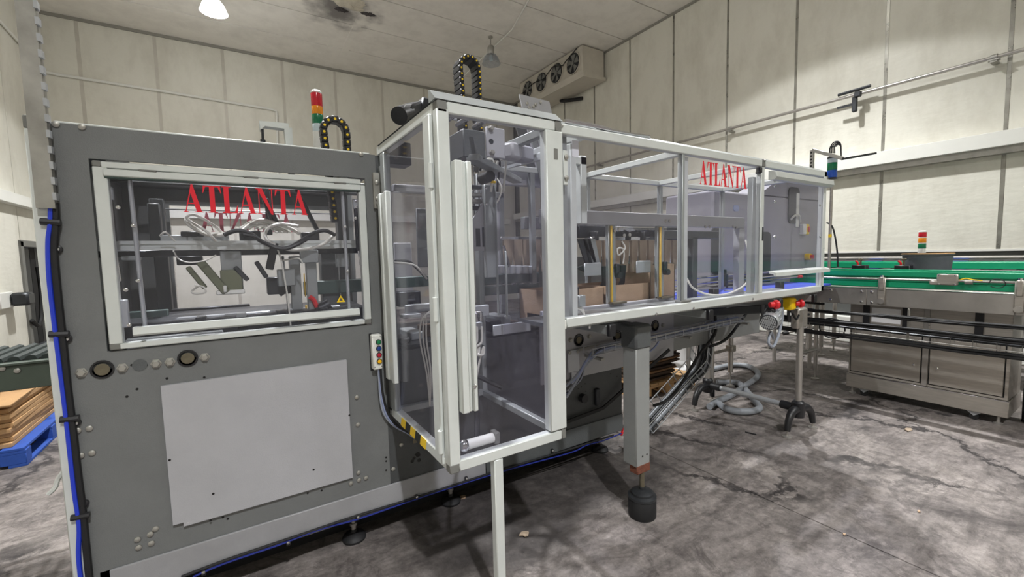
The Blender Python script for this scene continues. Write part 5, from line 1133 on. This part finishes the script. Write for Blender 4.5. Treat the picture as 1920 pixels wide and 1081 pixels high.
# sloping basket with cables
sb_ = thing('sloping_cable_tray','wire basket tray full of cables sloping down to the floor','cable tray',PZ(1230,820))
s0, s1, s2 = V(2.77,2.28,.03), V(3.36,2.16,.50), V(3.42,2.16,.82)
side = V(0,.16,0)
up_ = V(-.06,0,.07)
for j in range(5):
    for lift in (0,1):
        if lift and j not in (0,4): continue
        off = side*(j/4)+up_*lift; MB().tube([s0+off,s1+off,s2+off],.004,6).build('long_wire','alu_raw',sb_)
for k in range(15):
    c = s0.lerp(s1,k/10) if k <= 10 else s1.lerp(s2,(k-10)/4)
    MB().tube([c+up_,c,c+side,c+side+up_],.004,6).build('cross_wire','alu_raw',sb_)
for k in range(7):
    off = side*((k+.6)/8)+up_*.25+V(0,0,.004*(k%3))
    o = MB().tube([s0+off+V(-.02,0,-.01),s0.lerp(s1,.3)+off,s0.lerp(s1,.7)+off,s1+off,s2+off,s2+off+V(.05,0,.06)],.011 if k%2 else .008,7,5).build('tray_cable',('dark_metal','hose_grey','rubber','dark_metal')[k%4]); tag(o,'dark cable running down the sloping basket tray','cable','cables in the sloping tray')
o = MB().tube([V(2.68,2.2,.30),V(2.83,2.2,.31),V(3.0,2.2,.40),V(3.2,2.16,.64),V(3.35,2.12,.80),V(3.38,2.14,.95)],.012,8,6).build('black_cable','rubber'); tag(o,'black cable bowing along the upper side of the sloping tray','cable')
# ================================================================ pallets and cardboard
def pallet(x0,y0,lx,ly,m,label):
    t = thing('pallet',label,'pallet',(x0+lx/2,y0+ly/2,0))
    n = 7; wbd = lx/n
    for k in range(n): MB().box(x0+k*wbd+.008,x0+(k+1)*wbd-.008,y0,y0+ly,.122,.144,.003).build('deck_board',m,t)
    for k in range(3):
        yy = y0+(ly-.1)*k/2; MB().box(x0,x0+lx,yy,yy+.1,.100,.122,.002).build('stringer_board',m,t); 
        for j in range(3): xx = x0+(lx-.14)*j/2; MB().box(xx,xx+.14,yy,yy+.1,.022,.100,.003).build('block',m,t)
    for j in range(3): xx = x0+(lx-.1)*j/2; MB().box(xx,xx+.1,y0,y0+ly,0,.022,.002).build('bottom_board',m,t)
pallet(3.36,2.90,.86,1.0,'pallet_wood','bare wooden pallet under the brown stack behind the support leg')
pallet(-2.45,4.66,1.02,1.2,'pallet_blue','blue painted pallet of carton blanks at the left edge')
rn = random.Random(21)
ORD = 'lowest second third fourth fifth sixth seventh eighth ninth tenth eleventh twelfth thirteenth fourteenth fifteenth sixteenth seventeenth eighteenth nineteenth twentieth topmost'.split()
for k in range(21):
    z_ = .144+.026*k; jx, jy, rz = rn.uniform(-.03,.03), rn.uniform(-.03,.03), rn.uniform(-.05,.05)
    w_ = .46+.008*k
    c = V(3.62+jx+.012*k,3.24+jy,z_+.011); R_ = Matrix.Rotation(rz,3,'Z')
    o = MB().cbox(c,(w_,.60,.020),R_,.003).build('cardboard_sheet','pad_dark' if k%4 else 'cardboard_brown'); tag(o,(ORD[k] if k in (0,20) else ORD[k]+' layer from below')+' of the ragged brown stack on the wooden pallet','cardboard','brown layer stack')
rn = random.Random(8)
for col,(xa,xb) in enumerate(((-2.38,-1.98),(-1.94,-1.52))):
    for k in range(9):
        z_ = .144+.036*k; c = V((xa+xb)/2+rn.uniform(-.012,.012),5.22+rn.uniform(-.02,.02),z_+.017)
        o = MB().cbox(c,(xb-xa,1.0-.05*(k%3),.033),Matrix.Rotation(rn.uniform(-.02,.02),3,'Z'),.003).build('carton_blank','cardboard'); tag(o,(ORD[k] if k == 0 else 'topmost' if k == 8 else ORD[k]+' from below')+' of the flat carton blanks in the '+('left' if col==0 else 'right')+' bundle on the blue pallet','cardboard',('left' if col==0 else 'right')+' bundle of carton blanks')
for k,(c,s,r,m,lb_) in enumerate((((-2.0,5.02,.575),(.75,.55,.010),(.10,-.16,.25),'cardboard','pale open carton blank lying tilted on top of the blue pallet stack'),((-1.78,5.45,.535),(.6,.45,.012),(-.06,.10,-.3),'cardboard','crumpled carton blank behind the tilted one on the stack'),((-1.66,5.7,.585),(.5,.3,.03),(.1,.05,.5),'cardboard_brown','brown folded cardboard at the back of the blue pallet stack'),((-1.62,5.05,.482),(.24,.8,.012),(0,.06,.05),'cardboard','narrow carton flap along the right side of the blue pallet stack'))):
    R_ = Matrix.Rotation(r[2],3,'Z') @ Matrix.Rotation(r[1],3,'Y') @ Matrix.Rotation(r[0],3,'X')
    o = MB().cbox(c,s,R_,.002).build('carton_blank',m); tag(o,lb_,'cardboard')
# ================================================================ infeed conveyor at the far left
ic = thing('infeed_conveyor','dark green infeed conveyor with black link belt left of the machine','conveyor',(-1.1,2.95,.95))
MB().box(-2.4,-.62,2.72,2.74,.965,1.075,.003).build('side_plate','dark_green',ic); MB().box(-2.4,-.62,3.2,3.22,.965,1.075,.003).build('side_plate','dark_green',ic)
MB().box(-2.4,-.62,2.705,2.745,1.075,1.088,.003).build('edge_strip','dark_green',ic)
for k in range(34): MB().cyl((-2.36+.052*k,2.76,1.088),(-2.36+.052*k,3.18,1.088),.021,8).build('belt_link','belt_dark',ic)
for x in (-2.3,):
    for y in (2.74,3.18): MB().cyl((x,y,0),(x,y,.97),.025,10).build('leg','steel',ic)
for q in ((5,690),(33,694)): inst(BOLT,'bolt',PY(q[0],q[1],2.72),ic)
# handle block on the left wall
p = PX(10,562,XL); wh = thing('wall_latch','dark latch block with white backing on the left wall','latch',p)
MB().box(p.x,p.x+.06,p.y-.35,p.y+.1,p.z-.12,p.z+.12,.01).build('latch_plate','white_plastic',wh); MB().box(p.x+.06,p.x+.26,p.y-.05,p.y+.22,p.z-.1,p.z+.1,.03).build('latch_knob','dark_metal',wh)
hz = [PX(60,600,XL+.06),PX(72,610,XL+.06),PX(78,590,XL+.06),PX(76,540,XL+.06),PX(70,500,XL+.06)]
o = MB().tube(hz,.03,7,5).build('hanging_hose','rubber'); tag(o,'black hose looped beside the dark doorway','hose')
# ================================================================ white column and floor hoses
wc = thing('white_column','short white round column with flared base behind the conveyor legs','column',(4.76,3.42,0))
MB().lathe([(.20,0),(.20,.05),(.15,.09),(.115,.11),(.112,.95),(.125,.97)],(4.78,3.44,0),(0,0,1),28).build('column_shaft','column_white',wc)
MB().box(4.45,5.0,3.25,3.7,0.0,.05,.015).build('column_base','column_white',wc)
fh = [PZ(x,y,.032) for x,y in ((1335,692),(1372,684),(1402,686),(1420,697),(1418,708),(1398,722),(1372,740),(1345,752),(1330,762))]
o = MB().tube(fh,.030,10,6).build('floor_hose','hose_grey'); tag(o,'grey floor hose curling into a wide loop behind the spider stand','hose')
fh = [PZ(x,y,.032) for x,y in ((1345,716),(1372,716),(1388,720),(1402,735),(1416,752),(1424,764),(1412,770),(1385,771),(1362,766),(1348,756))]
o = MB().tube(fh,.030,10,6).build('floor_hose','hose_grey'); tag(o,'grey floor hose looping under the tie tube of the spider stand','hose')
# ================================================================ machine housing seen through the tunnel panes
hm = thing('machine_housing','pale grey machine housing with dark rounded windows seen through the tunnel','machine',(4.9,2.7,0))
MB().box(3.80,6.02,2.44,2.98,.97,2.06,.02).build('housing_body','housing_grey',hm)
MB().prism([V(4.6,2.44,2.06),V(6.02,2.44,2.06),V(6.02,2.44,2.24),V(4.9,2.44,2.20)],(0,.3,0)).build('housing_hood','housing_grey',hm)
for x,yy in ((4.0,2.56),(4.0,2.83),(5.95,2.5),(5.95,2.92)): MB().cyl((x,yy,0),(x,yy,.97),.022,10).build('housing_leg','steel',hm)
def rrect(cx,cz,w,h,r,y,n=5):
    pts = []
    for sx,sz,a0 in ((1,1,0),(-1,1,90),(-1,-1,180),(1,-1,270)):
        for k in range(n): a = math.radians(a0+90*k/(n-1)); pts.append(V(cx+sx*(w/2-r)+r*math.cos(a),y,cz+sz*(h/2-r)+r*math.sin(a)))
    return pts
for px,py,w_,h_ in ((1430,488,.27,.60),(1487,385,.24,.40),(1342,470,.16,.45)):
    c = PY(px,py,2.44); MB().prism(rrect(c.x,c.z,w_,h_,.06,2.44),(0,-.012,0)).build('dark_window','dark_metal',hm)
c = PY(1503,430,2.44); b_ = MB().box(c.x-.06,c.x+.01,2.39,2.44,c.z-.06,c.z+.06,.008).build('switch_box','white_plastic',hm); MB().box(c.x+.01,c.x+.08,2.39,2.44,c.z-.06,c.z+.06,.008).build('switch_front','yellow',b_); MB().box(c.x+.03,c.x+.06,2.375,2.39,c.z-.03,c.z+.03,.005).build('rotary_knob','red',b_)
c = PY(1511,481,2.44); MB().cyl(c,c+V(0,-.05,0),.04,14).build('stop_button','yellow',hm); MB().cyl(c+V(0,-.05,0),c+V(0,-.08,0),.022,14).build('stop_knob','red',hm)
c = PY(1493,362,2.44); MB().box(c.x-.02,c.x+.05,2.425,2.44,c.z-.38,c.z,.004).build('white_duct','white_plastic',hm)
c = PY(1380,390,2.44); MB().prism(rrect(c.x,c.z,.10,.06,.028,2.44),(0,-.004,0)).build('blue_badge','lilac_cable',hm)
MB().tube([PY(1482,412,2.43),PY(1490,404,2.40),PY(1498,404,2.40),PY(1500,416,2.43)],.012,7,5).build('hose_loop','white_hose',hm)
# ================================================================ scraps on the floor
def scrap(px,py,r,m,label,seed,h=.006,name='scrap'):
    c = PZ(px,py,0); rn = random.Random(seed); n = 9
    ring = [V(c.x+r*rn.uniform(.5,1.2)*math.cos(2*PI*k/n),c.y+.6*r*rn.uniform(.5,1.2)*math.sin(2*PI*k/n),.001+rn.uniform(0,h)) for k in range(n)]
    o = MB().prism(ring,(0,0,.003+h*.4)).build(name,m); tag(o,label,'scrap'); return o
scrap(868,933,.03,'cardboard_grey','torn tan scrap beside the second levelling foot',1); scrap(1703,806,.045,'finger','tan chip lying on the floor before the cabinet',2); scrap(985,1003,.035,'finger','flattened grey metal scrap on the floor under the cabin',3,.01)
scrap(1583,1003,.010,'cardboard_grey','small pale chip lying on the floor joint',4); scrap(1723,960,.010,'cardboard_grey','small pale fleck on the floor at right',5); scrap(1185,845,.03,'paper','pale crumpled scrap left of the support leg',6,.02); scrap(1562,641,.05,'paper','white scrap on the floor near the wall kerb',8,.03)
o = MB().tube([PZ(1397,809,.006),PZ(1410,812,.006),PZ(1418,814,.006)],.005,6,3).build('cable_offcut','rubber'); tag(o,'short black cable offcut on the floor','cable')
MB().box(6.12,6.18,1.52,1.58,1.0,1.36,.004).build('tower_post','steel',[o for o in bpy.data.objects if o.get('label')=='red amber and green signal tower behind the grey tub'][0])
MB().box(5.9,6.3,1.50,1.60,1.06,1.09,.004).build('tower_arm','steel',[o for o in bpy.data.objects if o.get('label')=='red amber and green signal tower behind the grey tub'][0])
